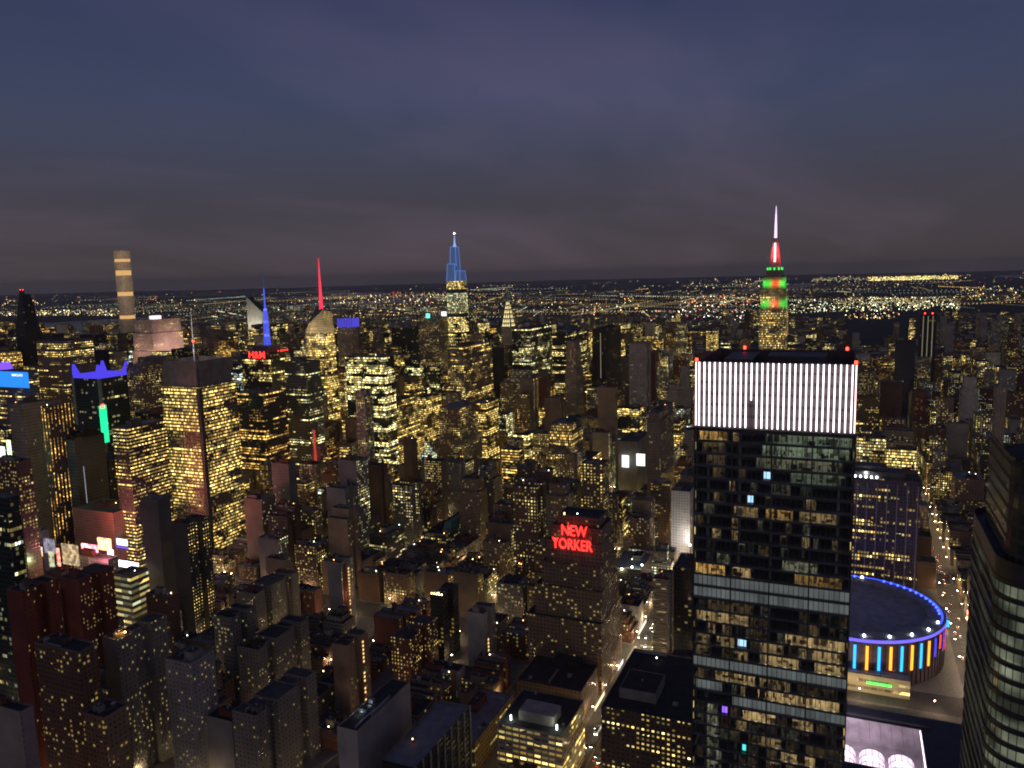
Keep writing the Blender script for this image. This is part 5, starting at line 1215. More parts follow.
d = deco('tan block glowing'); wline(d, .5, .04, .12, 12, WARML, 'street_glow_strip'); point_light('street_glow', (d[1]-8, (d[3]+d[4])/2, 7), 5000, (1, .5, .14), 1, d[0])  # glowing strip and point light added for warm street light on the block
# green copper mansard
x0, x1, y0_, y1_, zt = corner(443, 449, 474, 530, 935)
T = thing('copper_roof', ((x0+x1)/2, (y0_+y1_)/2, zt-4), 'green copper mansard roof on the ornate grey block', 'roof')
w_, d_ = (x1-x0)/2, (y1_-y0_)/2+2
q = MB(); q.prism(rect(-w_, w_, -d_, d_), 0, 11, 0, 0, None, rect(-w_*.82, w_*.82, -d_*.72, d_*.72)); q.build('mansard', COPPER, T)
for s_ in (-.5, 0, .5): q = MB(); q.box(-w_-.6, -w_+3, s_*d_-1, s_*d_+1, .5, 4.5, 0, 0); q.build('dormer', COPE, T)
# colourful angled sign on the striped tower's low neighbour
x_, y_, z_ = at(661, 580, 660)
T = thing('angled_sign', (x_, y_, z_), 'slanted orange and turquoise triangle sign beside the striped tower', 'sign')
q = MB(); q.prism([(-1, 0), (0, 0), (0, 1), (-1, 1)], 0, .01, 0, 0); q = MB()
q.face([(0, 5, -5), (0, 1, -5), (0, -1.2, 8), (0, -.2, 8)], 0); q.face([(.8, 1, -5), (.8, 5, -5), (.8, -.2, 8), (.8, -1.2, 8)], 0); q.face([(0, -1.2, 8), (0, 1, -5), (.8, 1, -5), (.8, -1.2, 8)], 0); q.face([(0, 5, -5), (0, -.2, 8), (.8, -.2, 8), (.8, 5, -5)], 0); q.build('orange_strip', emis('orange_led', (1, .42, .05), 2), T)
q = MB(); q.prism([(0, -4), (.8, -4), (.8, .4), (0, .4)], -5, 1.5, 0, 0, 0, [(0, -3), (.8, -3), (.8, -.8), (0, -.8)]); q.build('colour_panel', emis('turquoise_led', (.2, .85, .9), .9), T)

# ================================================================== THE REST OF THE CITY
G = random.Random(21)
def clash(x0, x1, y0, y1):
    return any(x0 < b+1.5 and x1 > a-1.5 and y0 < d+1.5 and y1 > c-1.5 for a, b, c, d in FOOT)
def zone(X, Y):
    """kinds with weights, median height, spread, lowest, highest, lit factor"""
    if X < 640 and Y > 150: return (('apartment_block', 4), ('walk_up', 4), ('loft_building', 2), ('apartment_tower', .8)), 31, .5, 12, 100, .95
    if X < 940 and Y > 150 and Y < 700: return (('loft_building', 6), ('office_block', 2), ('apartment_tower', .7)), 68, .36, 30, 140, 2.1
    if X < 1500 and Y > 150 and Y < 760: return (('loft_building', 4), ('office_block', 3), ('office_tower', 1)), 80, .38, 34, 160, 2.2
    if Y >= 760 and X > 1100: return (('office_tower', 6), ('office_block', 2), ('apartment_tower', 1)), 118, .36, 45, 205, 1.15
    if Y >= 700: return (('office_tower', 4), ('office_block', 2), ('hotel', 2)), 95, .40, 30, 190, .95
    if X > 1480 and Y > 480: return (('office_tower', 4), ('office_block', 3), ('apartment_tower', 2)), 92, .38, 35, 170, 1.35
    if X > 1480 and Y > -60: return (('apartment_tower', 4), ('office_block', 3), ('apartment_block', 3)), 66, .45, 24, 150, 2.1
    if Y <= -60 and X < 1480: return (('loft_building', 5), ('office_block', 2), ('apartment_block', 2)), 46, .35, 20, 95, 1.9
    if X > 1480: return (('apartment_block', 5), ('apartment_tower', 3), ('office_block', 1)), 58, .42, 20, 130, 2.3
    return (('loft_building', 3), ('office_block', 3), ('office_tower', .6)), 60, .35, 25, 120, 1.6
KST = {'apartment_block': ('tan', 'brick', 'brown', 'grey', 'white', 'tan'), 'walk_up': ('brick', 'brown', 'tan'), 'loft_building': ('brown', 'tan', 'grey', 'tan', 'brown'),
       'apartment_tower': ('brown', 'tan', 'grey', 'brick', 'white'), 'office_block': ('band', 'tan', 'grey', 'glass', 'gold'), 'office_tower': ('gold', 'band', 'glass', 'pier', 'black', 'greenglass', 'gold'), 'hotel': ('tan', 'brown', 'pier', 'black')}
SPEC = []
for (i, nst, bx0, bx1, by0, by1) in BLOCKS:
    if bx0 >= 2015: continue
    mid = (by0+by1)/2
    x = bx0+2
    while x < bx1-9:
        kinds, med, sd, hmin, hmax, lf = zone(x, mid)
        kd = G.choices([k for k, _ in kinds], [w for _, w in kinds])[0]
        w = {'walk_up': G.uniform(8, 17), 'apartment_block': G.uniform(13, 28), 'loft_building': G.uniform(11, 26), 'apartment_tower': G.uniform(16, 28), 'office_block': G.uniform(18, 40), 'office_tower': G.uniform(30, 58), 'hotel': G.uniform(18, 30)}[kd]
        w = min(w, bx1-2-x)
        if bx1-2-x-w < 9: w = bx1-2-x
        through = kd in ('office_tower', 'hotel') or (kd == 'office_block' and G.random() < .6)
        rows = [(by0+1.5, by1-1.5)] if through else [(by0+1.5, mid-G.uniform(1, 5)), (mid+G.uniform(1, 5), by1-1.5)]
        for r_i, (ya, yb) in enumerate(rows):
            k2 = kd if r_i == 0 else G.choices([k for k, _ in kinds], [w_ for _, w_ in kinds])[0]
            hmul = {'walk_up': .45, 'apartment_block': .8, 'loft_building': 1, 'apartment_tower': 1.65, 'office_block': .95, 'office_tower': 1.15, 'hotel': 1.1}[k2]
            hh = min(hmax, max(hmin*(.7 if k2 == 'walk_up' else 1), med*hmul*exp(G.gauss(0, sd))))
            if through and G.random() < .5: ya2, yb2 = ya+G.uniform(0, 14), yb-G.uniform(0, 14)
            else: ya2, yb2 = ya, yb
            xa, xb = x+G.uniform(0, .8), x+w-G.uniform(0, .8)
            stn = G.choice(KST[k2]); seed = G.random()
            if stn == 'gold' and x < 930 and mid < 700: stn = 'grey'
            if clash(xa, xb, ya2, yb2):
                # shrink once, else leave the lot
                if not through: continue
                ya2, yb2 = ya, ya+(yb-ya)*.42
                if clash(xa, xb, ya2, yb2): ya2, yb2 = yb-(yb-ya)*.42, yb
                if clash(xa, xb, ya2, yb2): continue
            tiers = []
            wx, wy = xb-xa, yb2-ya2
            if hh > 48 and k2 in ('loft_building', 'office_block', 'office_tower', 'hotel', 'apartment_tower') and G.random() < .62 and min(wx, wy) > 16:
                nst_ = G.choice((1, 2, 2, 3)); z = 0; ix = 0
                cut = sorted(G.uniform(.45, .93) for _ in range(nst_))
                st_ = G.uniform(1.5, 4.2)
                for c_ in cut+[1]:
                    tiers.append((xa+ix*.8, xb-ix*.8, ya2+ix*.9, yb2-ix*.9, z, hh*c_)); z = hh*c_; ix = min(ix+st_, min(wx, wy)*.32)
            elif k2 in ('apartment_block', 'walk_up', 'loft_building', 'office_block') and wx > 17 and wy > 14 and G.random() < .6:
                c1, c2 = xa+wx*G.uniform(.28, .42), xb-wx*G.uniform(.28, .42); dp = G.uniform(3, min(9, wy*.4)); f1, f2 = G.choice((1, 1, .9, .8)), G.choice((1, .93, .85))
                tiers = [(xa, c1, ya2, yb2, 0, hh*f1), (c1, c2, ya2+dp, yb2, 0, hh*f2), (c2, xb, ya2, yb2, 0, hh)]
            else:
                tiers = [(xa, xb, ya2, yb2, 0, hh)]
            SPEC.append(dict(kind=k2, st=stn, tiers=tiers, lf=lf, seed=seed))
        x += w
# nothing nearer stands as high as the surveyed buildings seen over it
CLEAR += [(44, 147, 578, 850), (162, 236, 576, 960), (537, 618, 688, 600), (345, 394, 430, 1280), (130, 150, 400, 1200), (74, 128, 410, 1240), (443, 475, 545, 930), (304, 335, 395, 1390), (241, 294, 385, 1290), (-5, 30, 392, 1400), (655, 668, 600, 660), (0, 60, 766, 440), (606, 656, 690, 610), (848, 948, 800, 700), (940, 966, 640, 900), (447, 470, 350, 1880), (495, 520, 345, 2100), (763, 790, 350, 1400)]
OK_ = []
for s in SPEC:
    t = s['tiers'][0]; t = (min(q_[0] for q_ in s['tiers']), max(q_[1] for q_ in s['tiers']), min(q_[2] for q_ in s['tiers']), max(q_[3] for q_ in s['tiers']))
    Dn = min(hypot(a, b) for t in (t,) for a in t[:2] for b in t[2:4]); zt = max(q_[5] for q_ in s['tiers'])
    cs = [(a, b) for a in t[:2] for b in t[2:4]]
    if any(np.array([a, b, 0-H]) @ cf < 30 for a, b in cs): OK_.append(s); continue
    zmax = zt
    for (xl, xr, yb, Dh) in CLEAR:
        if Dn > Dh-5: continue
        pj = [proj(a, b, zmax) for a, b in cs]
        if max(p[0] for p in pj) < xl-1 or min(p[0] for p in pj) > xr+1: continue
        if min(p[1] for p in pj) < yb:
            zmax = bis(lambda z: -min(proj(a, b, z)[1] for a, b in cs), -yb, 0, zmax)
    zmax = max(zmax, min(zt, 17+9*s['seed']))
    if zmax < zt: f = zmax/zt; s['tiers'] = [(*q_[:4], q_[4]*f, q_[5]*f) for q_ in s['tiers']] if zmax > 20 or all(q_[4] == 0 for q_ in s['tiers']) else [(*s['tiers'][0][:4], 0, zmax)]
    OK_.append(s)
SPEC = OK_
# skyline sweep, nearest first: how much of each building the deck sees
runmin = np.full(1024, 768.0); vis = {}
ent = [('h', T_, t_) for T_, t_ in VIS] + [('s', k, s['tiers']) for k, s in enumerate(SPEC)]
def dist(t): return min(hypot(a, b) for a in t[0][:2] for b in t[0][2:4])
PIX = {}
for (ty, key, tiers) in sorted(ent, key=lambda q_: dist(q_[2])):
    tot = 0; cx_ = cy_ = 0.0; new = runmin.copy()
    for (x0, x1, y0, y1, z0, z1) in tiers:
        cs = [(a, b) for a in (x0, x1) for b in (y0, y1)]
        if any(np.array([a, b, z1-H]) @ cf < 30 for a, b in cs): continue
        tp = sorted(proj(a, b, z1) for a, b in cs); bt = max(proj(a, b, z0)[1] for a, b in cs)
        lo_, hi_ = int(max(0, tp[0][0])), int(min(1023, tp[-1][0]))
        if hi_ < lo_: continue
        c = np.arange(lo_, hi_+1)+.5
        ty_ = np.full(len(c), 1e9)
        for p in range(4):
            for r_ in range(p+1, 4):
                (xa, ya), (xb, yb) = tp[p], tp[r_]
                if xb-xa < 1e-6: continue
                t = (c-xa)/(xb-xa); ok = (t >= 0) & (t <= 1); ty_[ok] = np.minimum(ty_[ok], (ya+(yb-ya)*t)[ok])
        v = np.clip(np.minimum(runmin[lo_:hi_+1], bt)-ty_, 0, None); v[ty_ > 1e8] = 0
        tot += v.sum(); cx_ += (v*c).sum(); cy_ += (v*(ty_+v/2)).sum()
        new[lo_:hi_+1] = np.minimum(new[lo_:hi_+1], ty_)
    runmin = new
    if tot > 0: PIX[(ty, key if ty == 's' else key.name)] = (tot, cx_/tot, cy_/tot)
CW = {'brick': 'red brick', 'brown': 'brown', 'tan': 'tan', 'grey': 'grey', 'white': 'pale', 'glass': 'dark glass', 'greenglass': 'greenish glass', 'band': 'banded', 'gold': 'golden-lit', 'pier': 'pier-fronted', 'black': 'black'}
KW = {'apartment_block': 'apartment block', 'walk_up': 'walk-up', 'loft_building': 'loft building', 'apartment_tower': 'apartment tower', 'office_block': 'office block', 'office_tower': 'office tower', 'hotel': 'hotel'}
GW = {'apartment_block': 'apartment blocks of the night city', 'walk_up': 'low walk-ups between the towers', 'loft_building': 'lofts of the garment district', 'apartment_tower': 'apartment towers of the night city', 'office_block': 'office blocks of the night city', 'office_tower': 'office towers of the night city', 'hotel': 'hotels of the night city'}
ORD = 'nearest second third fourth fifth sixth seventh eighth ninth tenth eleventh twelfth thirteenth fourteenth fifteenth sixteenth seventeenth eighteenth nineteenth twentieth'.split()
MADE = []
seen_ = sorted(((PIX[('s', k)][0], k) for k in range(len(SPEC)) if ('s', k) in PIX), reverse=True)
keep, cnt = [], {}
for a_, k in seen_:
    kd = SPEC[k]['kind']
    if a_ < 10 or cnt.get(kd, 0) >= 285: continue
    cnt[kd] = cnt.get(kd, 0)+1; keep.append((k, a_))
PROPS = {}
for k, area in sorted(keep):
    s = SPEC[k]; r = random.Random(int(s['seed']*1e9)); D = dist(s['tiers'])
    near = D < 900 and area > 60
    top = s['tiers'][-1]
    tank = s['kind'] in ('loft_building', 'apartment_block', 'walk_up', 'apartment_tower') and D < 1100 and area > 50 and r.random() < .62
    base = STY[s['st']]; f = r.uniform(.65, 1.2); tnt = r.uniform(-.05, .05)
    wc = (base[0][0]*f*(1+tnt), base[0][1]*f, base[0][2]*f*(1-tnt))
    dark = r.random() < .16
    lit = base[6]*s['lf']*r.choice((.35, .7, 1, 1.3))*(.4 if dark else 1)
    wing = len(s['tiers']) > 1 and all(q_[4] == 0 for q_ in s['tiers']); setb = len(s['tiers']) > 1 and not wing
    bl = r.choice(('w', 's', '', '', 'w')) if s['kind'] in ('apartment_block', 'walk_up', 'loft_building', 'apartment_tower') and not setb else ''
    o = building(s['kind'], s['tiers'], s['st'], 'x', 'building', GW[s['kind']], r, near, None, D < 1500, tank, r.randrange(3, 8) if near else (r.randrange(0, 3) if D < 1300 else 0), skip_vis=True, cornice=near and s['kind'] in ('loft_building', 'walk_up', 'apartment_block') and r.random() < .7, blank=bl,
                 wc=wc, lit=lit, cw=base[1]*r.uniform(.85, 1.2), ch=base[2]*r.uniform(.93, 1.08), mx=min(.42, base[3]*r.uniform(.8, 1.3)), coh=base[7]*r.uniform(.6, 1.2), warm=base[8]+r.choice((-.34, -.16, -.05, .05, .12, .2))*r.uniform(.6, 1), em=base[9]*r.uniform(.8, 1.3))
    desc = f"{'stepped ' if setb else 'winged ' if wing else ''}{CW[s['st']]} {KW[s['kind']]}" + (' with water tank' if tank else '')
    _, px, py = PIX[('s', k)]
    MADE.append((o, desc, px, py))
# tell them apart by the landmark they stand by
buck = {}
for (o, desc, px, py) in MADE:
    L_ = min(LMK, key=lambda q_: hypot((q_[1]-px), (q_[2]-py)*1.6))
    dx, dy = px-L_[1], py-L_[2]
    rel = ('left of' if dx < 0 else 'right of') if abs(dx) > abs(dy)*1.2 else ('beyond' if dy < 0 else 'in front of')
    buck.setdefault((desc, rel, L_[0]), []).append((hypot(dx, dy), o))
for (desc, rel, ph), v in buck.items():
    v.sort(key=lambda q_: q_[0])
    for i, (_, o) in enumerate(v):
        o['label'] = f"{desc} {rel} the {ph}" if len(v) == 1 else f"{ORD[min(i, 19)]} {desc} {rel} the {ph}"

# ---- Manhattan's far side and the boroughs over the river: one mass nobody could count
class Mass(MB):
    def __init__(s): super().__init__(); s.at = {'wc': [], 'ga': [], 'gb': [], 'gc': [], 'gr': []}
    def tower(s, x0, x1, y0, y1, z1, st, rr, litm=1.0, z0=0, emm=1.0):
        n0 = len(s.f); s.prism(rect(x0, x1, y0, y1), z0, z1, 0, 1)
        c, cw, ch, mx_, lo, hi, lit, coh, warm, em = STY[st]; f = rr.uniform(.6, 1.15)
        row = ((*[v*f for v in c], 1), (cw*1.25, ch, mx_), (lo, hi, lit*litm*rr.choice((.5, 1, 1.4))), (coh, warm+rr.uniform(-.2, .15), em*emm), rr.random())
        for _ in range(len(s.f)-n0):
            for a, v in zip(('wc', 'ga', 'gb', 'gc', 'gr'), row): s.at[a].append(v)
    def finish(s, name):
        o = s.build(name, [FACG, ROOF[0]])
        me = o.data
        for a in s.at:
            t = 'FLOAT_COLOR' if a == 'wc' else 'FLOAT' if a == 'gr' else 'FLOAT_VECTOR'
            q_ = me.attributes.new(a, t, 'FACE')
            if a == 'gr': q_.data.foreach_set('value', s.at[a])
            elif a == 'wc': q_.data.foreach_set('color', [c for v in s.at[a] for c in v])
            else: q_.data.foreach_set('vector', [c for v in s.at[a] for c in v])
        return o
ms = Mass()
for (i, nst, bx0, bx1, by0, by1) in BLOCKS:
    if bx0 < 2015: continue
    x = bx0
    while x < bx1-10:
        w = min(G.uniform(18, 46), bx1-x); mid = (by0+by1)/2
        for (ya, yb) in ((by0, mid-2), (mid+2, by1)):
            up = mid > 500
            hh = max(15, min(165, (74 if up else 46)*exp(G.gauss(0, .5))))
            if not clash(x, x+w-1, ya, yb): ms.tower(x, x+w-1, ya, yb, hh, G.choice(('tan', 'brick', 'white', 'grey', 'brown', 'gold', 'black', 'glass')), G, 1.9 if up else 2.2)
        x += w
for k, s in enumerate(SPEC):             # the sliver-sized rest
    if k in {q_[0] for q_ in keep} or ('s', k) not in PIX: continue
    for t_ in s['tiers']: ms.tower(*t_[:4], t_[5], s['st'], G, s['lf'], t_[4])
struct(ms.finish('far_city_blocks'), 'stuff')

from mathutils import noise as mnoise
def dens(x, y): return mnoise.noise(Vector((x/2300, y/1500, 3.3)))+.55*mnoise.noise(Vector((x/700, y/600, 8.1)))
def inriver(x, y):
    w = np.interp(y, [p[1] for p in west], [p[0] for p in west]); e_ = np.interp(y, [p[1] for p in east], [p[0] for p in east]); return w < x < e_
bm_ = Mass()
tries = 0
while len(bm_.f) < 5*3800 and tries < 40000:
    tries += 1
    px = G.uniform(-30, 1054); D = 3000*exp(G.random()*1.5)
    d = ray(px, 300); k = D/hypot(d[0], d[1]); x, y = d[0]*k, d[1]*k
    if x < 2750 or inriver(x, y) or x < np.interp(y, [p[1] for p in east], [p[0] for p in east])+20 or dens(x, y) < -.22: continue
    near_w = x < 4300
    hh = G.uniform(7, 16) if G.random() < .8 else G.uniform(16, 42)
    if near_w and G.random() < .16 and -2200 < y < 1500: hh = G.uniform(40, 135)
    w, d2 = (G.uniform(14, 34), G.uniform(14, 34)) if hh < 40 else (G.uniform(18, 30), G.uniform(18, 30))
    if hh < 20: w, d2 = G.uniform(20, 90), G.uniform(18, 60)
    bm_.tower(x, x+w, y, y+d2, hh, G.choice(('brick', 'tan', 'white', 'grey', 'brown', 'band')), G, 1.2, emm=.95)
struct(bm_.finish('borough_blocks'), 'stuff')

# ---- the carpet of lights: lamps, lit yards and signs out to the horizon
LC, n_, l_ = mat('distant_light')
o_ = n_.new('ShaderNodeOutputMaterial'); p_ = n_.new('ShaderNodeEmission'); a_ = n_.new('ShaderNodeAttribute'); a_.attribute_name = 'lc'
l_.new(a_.outputs['Color'], p_.inputs[0]); l_.new(p_.outputs[0], o_.inputs[0]); LC.cycles.emission_sampling = 'NONE'
lv, lf_, lcol = [], [], []
PAL = [((1, .60, .17), 8), ((1, .72, .26), 8), ((1, .82, .42), 5), ((.95, .98, .62), 2.5), ((.75, .95, .74), 1.2), ((1, .42, .10), 2.5), ((.88, .92, 1), .8), ((1, .08, .05), .5), ((.2, .9, .4), .15)]
PC, PW = [p[0] for p in PAL], [p[1] for p in PAL]
def lamp(x, y, z, r, b, c=None):
    c = c or G.choices(PC, PW)[0]; k = len(lv)
    lv.extend([(x+r, y, z), (x-r, y, z), (x, y+r, z), (x, y-r, z), (x, y, z+r), (x, y, z-r)])
    for a, b_, cc in ((0, 2, 4), (2, 1, 4), (1, 3, 4), (3, 0, 4), (2, 0, 5), (1, 2, 5), (3, 1, 5), (0, 3, 5)):
        lf_.append((k+a, k+b_, k+cc)); lcol.append((c[0]*b, c[1]*b, c[2]*b, 1))
def lum(): return .3+3.2*G.random()**3.2
def lampD(px, py, r=1.0, b=None, c=None):
    x, y = ground(px, py, 9)
    if inriver(x, y): return
    D = hypot(x, y); lamp(x, y, 9, max(1.2, D*.00054*r*G.uniform(.6, 1.25)), lum() if b is None else b, c)
def hz(px): return proj(*(np.array(ray(px, 276))*[2e6, 2e6, 0]+[0, 0, H]))[1] if False else 274.6-(px-512)*.02496
for _ in range(4200):                    # scattered everywhere, with dark parks, cemeteries and water between
    px = G.uniform(-10, 1034); py = hz(px)+9+48*G.random()**1.25
    x, y = ground(px, py, 9)
    if x < 2760 or G.random() > max(.03, min(1, dens(x, y)*2.6+.25)): continue
    lampD(px, py, .9)
for (xa, xb, ya, yb, nn, r, b, pal) in (
    (868, 958, 276.2, 279.8, 520, 1.2, 2.4, [(1, .80, .22), (1, .72, .18), (1, .9, .45)]), (812, 868, 277.5, 280.5, 110, 1, 1.0, [(1, .85, .4)]), (790, 880, 288.5, 291, 40, .8, .5, [(1, .9, .6)]),
    (790, 960, 297, 311, 560, 1.05, None, [(1, 1, .60), (.82, .98, .66), (1, .88, .45), (1, .76, .30)]), (845, 900, 313, 319, 60, .9, None, None), (960, 1024, 286, 300, 90, 1, None, None),
    (680, 765, 295, 307, 230, 1.05, None, [(1, .55, .2), (1, .3, .12), (1, .85, .5), (.9, 1, .8)]), (640, 745, 309, 325, 190, 1.1, None, [(.85, 1, .82), (1, .85, .55), (1, .2, .2), (.8, .95, .9)]),
    (520, 640, 298, 312, 160, 1, None, None), (690, 760, 278, 288, 70, .9, None, None), (330, 450, 294, 303, 200, 1, None, [(1, .8, .4), (1, .65, .25)]), (395, 445, 292, 297, 60, 1, 1.0, [(1, .75, .3)]),
    (390, 402, 292, 297, 30, 1, 1.2, [(1, .12, .06)]), (360, 440, 303, 315, 140, .9, None, None), (0, 122, 310, 322, 620, 1.15, None, [(1, .85, .4), (1, .75, .28), (1, .92, .6)]), (0, 40, 300, 306, 30, 1, None, None),
    (130, 200, 300, 330, 160, .9, None, None), (200, 260, 298, 345, 130, .9, None, None), (275, 330, 296, 330, 110, .9, None, None), (465, 530, 285, 315, 120, .9, None, None), (148, 156, 296, 300, 14, 1.3, 1.5, [(1, .15, .06), (1, .5, .2)]), (578, 606, 306, 320, 40, 1, None, [(1, .3, .15), (1, .8, .4)])):
    for _ in range(nn):
        u_ = G.random(); lampD(xa+(xb-xa)*u_, ya+(yb-ya)*G.random()-(xb-xa)*(u_-.5)*.02, r, lum()*2.2 if b is None else b*G.uniform(.5, 1.4), G.choice(pal) if pal else None)
for _ in range(230):                      # lit roads running away or across
    px = G.uniform(0, 1024); py = hz(px)+12+34*G.random(); x, y = ground(px, py, 9); a = G.choice((0, 0, pi/2, .3, -.5, .9, 1.3, -1.1)); L_ = G.uniform(400, 2600); c = G.choice(PC[:5]); b = .2+1.3*G.random()**2.5
    D = hypot(x, y); sp = max(35, D*.0048)
    for q_ in range(int(L_/sp)):
        xx, yy = x+cos(a)*q_*sp, y+sin(a)*q_*sp
        if xx > 2760 and not inriver(xx, yy): lamp(xx, yy, 9, max(1.2, hypot(xx, yy)*.00055), b*G.uniform(.6, 1.3), c)
for (i, nst, bx0, bx1, by0, by1) in BLOCKS:      # street lamps of the far avenues
    if bx0 < 1300: continue
    for y in np.arange(by0, by1, 26): lamp(bx0-12, y, 8.5, 1.1, G.uniform(.8, 2.2), (1, .68, .32))
    for x in np.arange(bx0, bx1, 30): lamp(x, by0-6, 8.5, 1.0, G.uniform(.6, 1.8), (1, .66, .30))
for _ in range(150):                     # red aviation lights and roof lamps
    px, D = G.uniform(0, 1024), G.uniform(1500, 2650); d = ray(px, 330); k = D/hypot(d[0], d[1]); lamp(d[0]*k, d[1]*k, G.uniform(60, 150), .9, 2.5, G.choice([(1, .05, .03), (1, .9, .7), (.8, 1, .9)])) if G.random() < .0 else None
me = bpy.data.meshes.new('city_lights'); me.from_pydata(lv, [], lf_); at_ = me.attributes.new('lc', 'FLOAT_COLOR', 'FACE'); at_.data.foreach_set('color', [c for v in lcol for c in v]); me.materials.append(LC); me.update()
o = bpy.data.objects.new('city_lights', me); COL.objects.link(o); struct(o, 'stuff')

# ---- far lit suspension bridge
xa, ya = ground(62, 303, 40); xb, yb = ground(124, 302, 40)
k_ = 9000/hypot(xa, ya); xa, ya = xa*k_, ya*k_; k_ = 9300/hypot(xb, yb); xb, yb = xb*k_, yb*k_
T = thing('suspension_bridge', (xa, ya, 0), 'far suspension bridge with a string of lights along its cables', 'bridge')
A_, B_ = Vector((0, 0, 42)), Vector((xb-xa, yb-ya, 42)); q = MB(); q.bar(A_, B_, 8); q.build('deck', METAL, T)
for t in (.28, .72):
    p = A_.lerp(B_, t); q = MB(); q.bar((p.x, p.y, 0), (p.x, p.y, 112), 9); q.build('tower', METAL, T)
q = MB(); N = 36; pts = []
for i in range(N+1):
    t = i/N; s_ = abs(t-.28)/.28 if t < .28 else abs(t-.72)/.28 if t > .72 else min(abs(t-.28), abs(t-.72))/.22; p = A_.lerp(B_, t); pts.append((p.x, p.y, 110-62*min(1, s_)**.75))
for i in range(N): q.bar(pts[i], pts[i+1], 2.2)
q.build('cable', emis('cable_lamp_glow', (.8, .85, .9), .35), T)

# ---- hilly dark rim at the horizon
q = MB(); N = 160
for ring_ in range(2):
    for i in range(N):
        a0, a1 = -1.2+2.8*i/N, -1.2+2.8*(i+1)/N
        r0_ = 30000+ring_*4000; hgt = lambda a: max(4, 38+60*mnoise.noise(Vector((a*5+ring_*7, 0, 0)))+18*mnoise.noise(Vector((a*31, 2, 0))))
        P_ = lambda a, r_, z: (r_*cos(a), r_*sin(a), z)
        q.face([P_(a1, r0_, 0), P_(a0, r0_, 0), P_(a0, r0_+900, hgt(a0)), P_(a1, r0_+900, hgt(a1))]); q.face([P_(a1, r0_+900, hgt(a1)), P_(a0, r0_+900, hgt(a0)), P_(a0, r0_+2600, 0), P_(a1, r0_+2600, 0)])
struct(q.build('hills', LAND))

# ---- night haze over the whole city
hm_, n_, l_ = mat('haze_air')
o_ = n_.new('ShaderNodeOutputMaterial'); v_ = n_.new('ShaderNodeVolumePrincipled'); l_.new(v_.outputs[0], o_.inputs['Volume'])
v_.inputs['Color'].default_value = (.95, .88, .84, 1); v_.inputs['Density'].default_value = 3.0e-5; v_.inputs['Anisotropy'].default_value = .2
q = MB(); q.prism(rect(-3000, 46000, -42000, 42000), -1, 470, 0, 0, 0); struct(q.build('haze', hm_), 'stuff')

# ================================================================== STREET LIFE
LHEAD = emis('street_lamp_head', (1, .74, .42), 60)
LPOST = principled('lamp_post', (.12, .12, .12), .6)
ld = bpy.data.lights.new('street_lamp_light', 'POINT'); ld.energy = 2400; ld.color = (1, .70, .38); ld.shadow_soft_size = .4
def make_lamp():
    T = thing('street_lamp', (0, 0, .15), 'tall street lamp with a curved arm and warm head', 'street lamp', 'street lamps')
    q = MB(); q.cyl(0, 0, .13, 0, 8.2, 8, 0, 0, .08); q.build('pole', LPOST, T)
    q = MB(); q.bar((0, 0, 8.1), (1.2, 0, 8.7), .09); q.bar((1.2, 0, 8.7), (2.3, 0, 8.8), .09); q.build('arm', LPOST, T)
    q = MB(); q.box(2.0, 2.9, -.22, .22, 8.62, 8.82, 0, 0, 0); q.build('lamp_head', LHEAD, T)
    l = bpy.data.objects.new('lamp_light', ld); COL.objects.link(l); l.location = (2.5, 0, 8.2); l.parent = T
    return T
def dup(root, loc, rz, label=None):
    r_ = root.copy(); COL.objects.link(r_); r_.location = loc; r_.rotation_euler = (0, 0, rz)
    if label: r_['label'] = label
    for ch in root.children:
        c = ch.copy(); COL.objects.link(c); c.parent = r_
        for g_ in ch.children: d_ = g_.copy(); COL.objects.link(d_); d_.parent = c
    return r_
LP = []
def lamps_along_x(Y, half, xa, xb, step):
    x = xa; k = 0
    while x < xb:
        if not any(abs(x-A) < 14 for A in AVE):
            s_ = 1 if k % 2 else -1; LP.append((x, Y+s_*(half+.8), -s_*pi/2, Y, 'x'))
        x += step; k += 1
def lamps_along_y(X, ya, yb, step):
    y = ya; k = 0
    while y < yb:
        s_ = 1 if k % 2 else -1; LP.append((X+s_*15.8, y, pi if s_ > 0 else 0, X, 'y')); y += step; k += 1
lamps_along_x(street(34), 15, 420, 1230, 17)
lamps_along_x(street(31), 9, 500, 1300, 17)
lamps_along_y(650, -120, 900, 26); lamps_along_y(370, 330, 900, 26); lamps_along_y(930, 150, 1000, 40); lamps_along_y(1210, 150, 900, 60)
for nn in range(35, 46): lamps_along_x(street(nn), 9, 180 if nn > 37 else 400, 1150, 44)
first = make_lamp(); used = False; nl = 0; lamp_n = {}
for (x, y, rz, rd, ax) in LP:
    if not inview(x, y, 40) or nl >= 290: continue
    if clash(x-.3, x+.3, y-.3, y+.3) and ax == 'x': pass
    lb = None
    if not used: first.location = (x, y, .15); first.rotation_euler = (0, 0, rz); used = True; t_ = first
    else: t_ = dup(first, (x, y, .15), rz)
    sd = 'north' if rz < 0 else 'south'; kx = (rd, sd); lamp_n[kx] = lamp_n.get(kx, 0)+1
    nm_ = 'wide hotel street' if abs(rd-street(34)) < 1 and ax == 'x' else 'arena street' if abs(rd-street(31)) < 1 and ax == 'x' else None
    t_['group'] = f'street lamps along the {nm_}' if nm_ else 'street lamps of the avenues and side streets'
    t_['label'] = f'{ORD[lamp_n[kx]-1]} warm street lamp on the {sd} side of the {nm_}' if nm_ and lamp_n[kx] <= 20 else f'warm street lamp far up the {nm_} beyond the nearer lamps' if nm_ else 'tall street lamp with a curved arm and warm head among the loft blocks'
    nl += 1

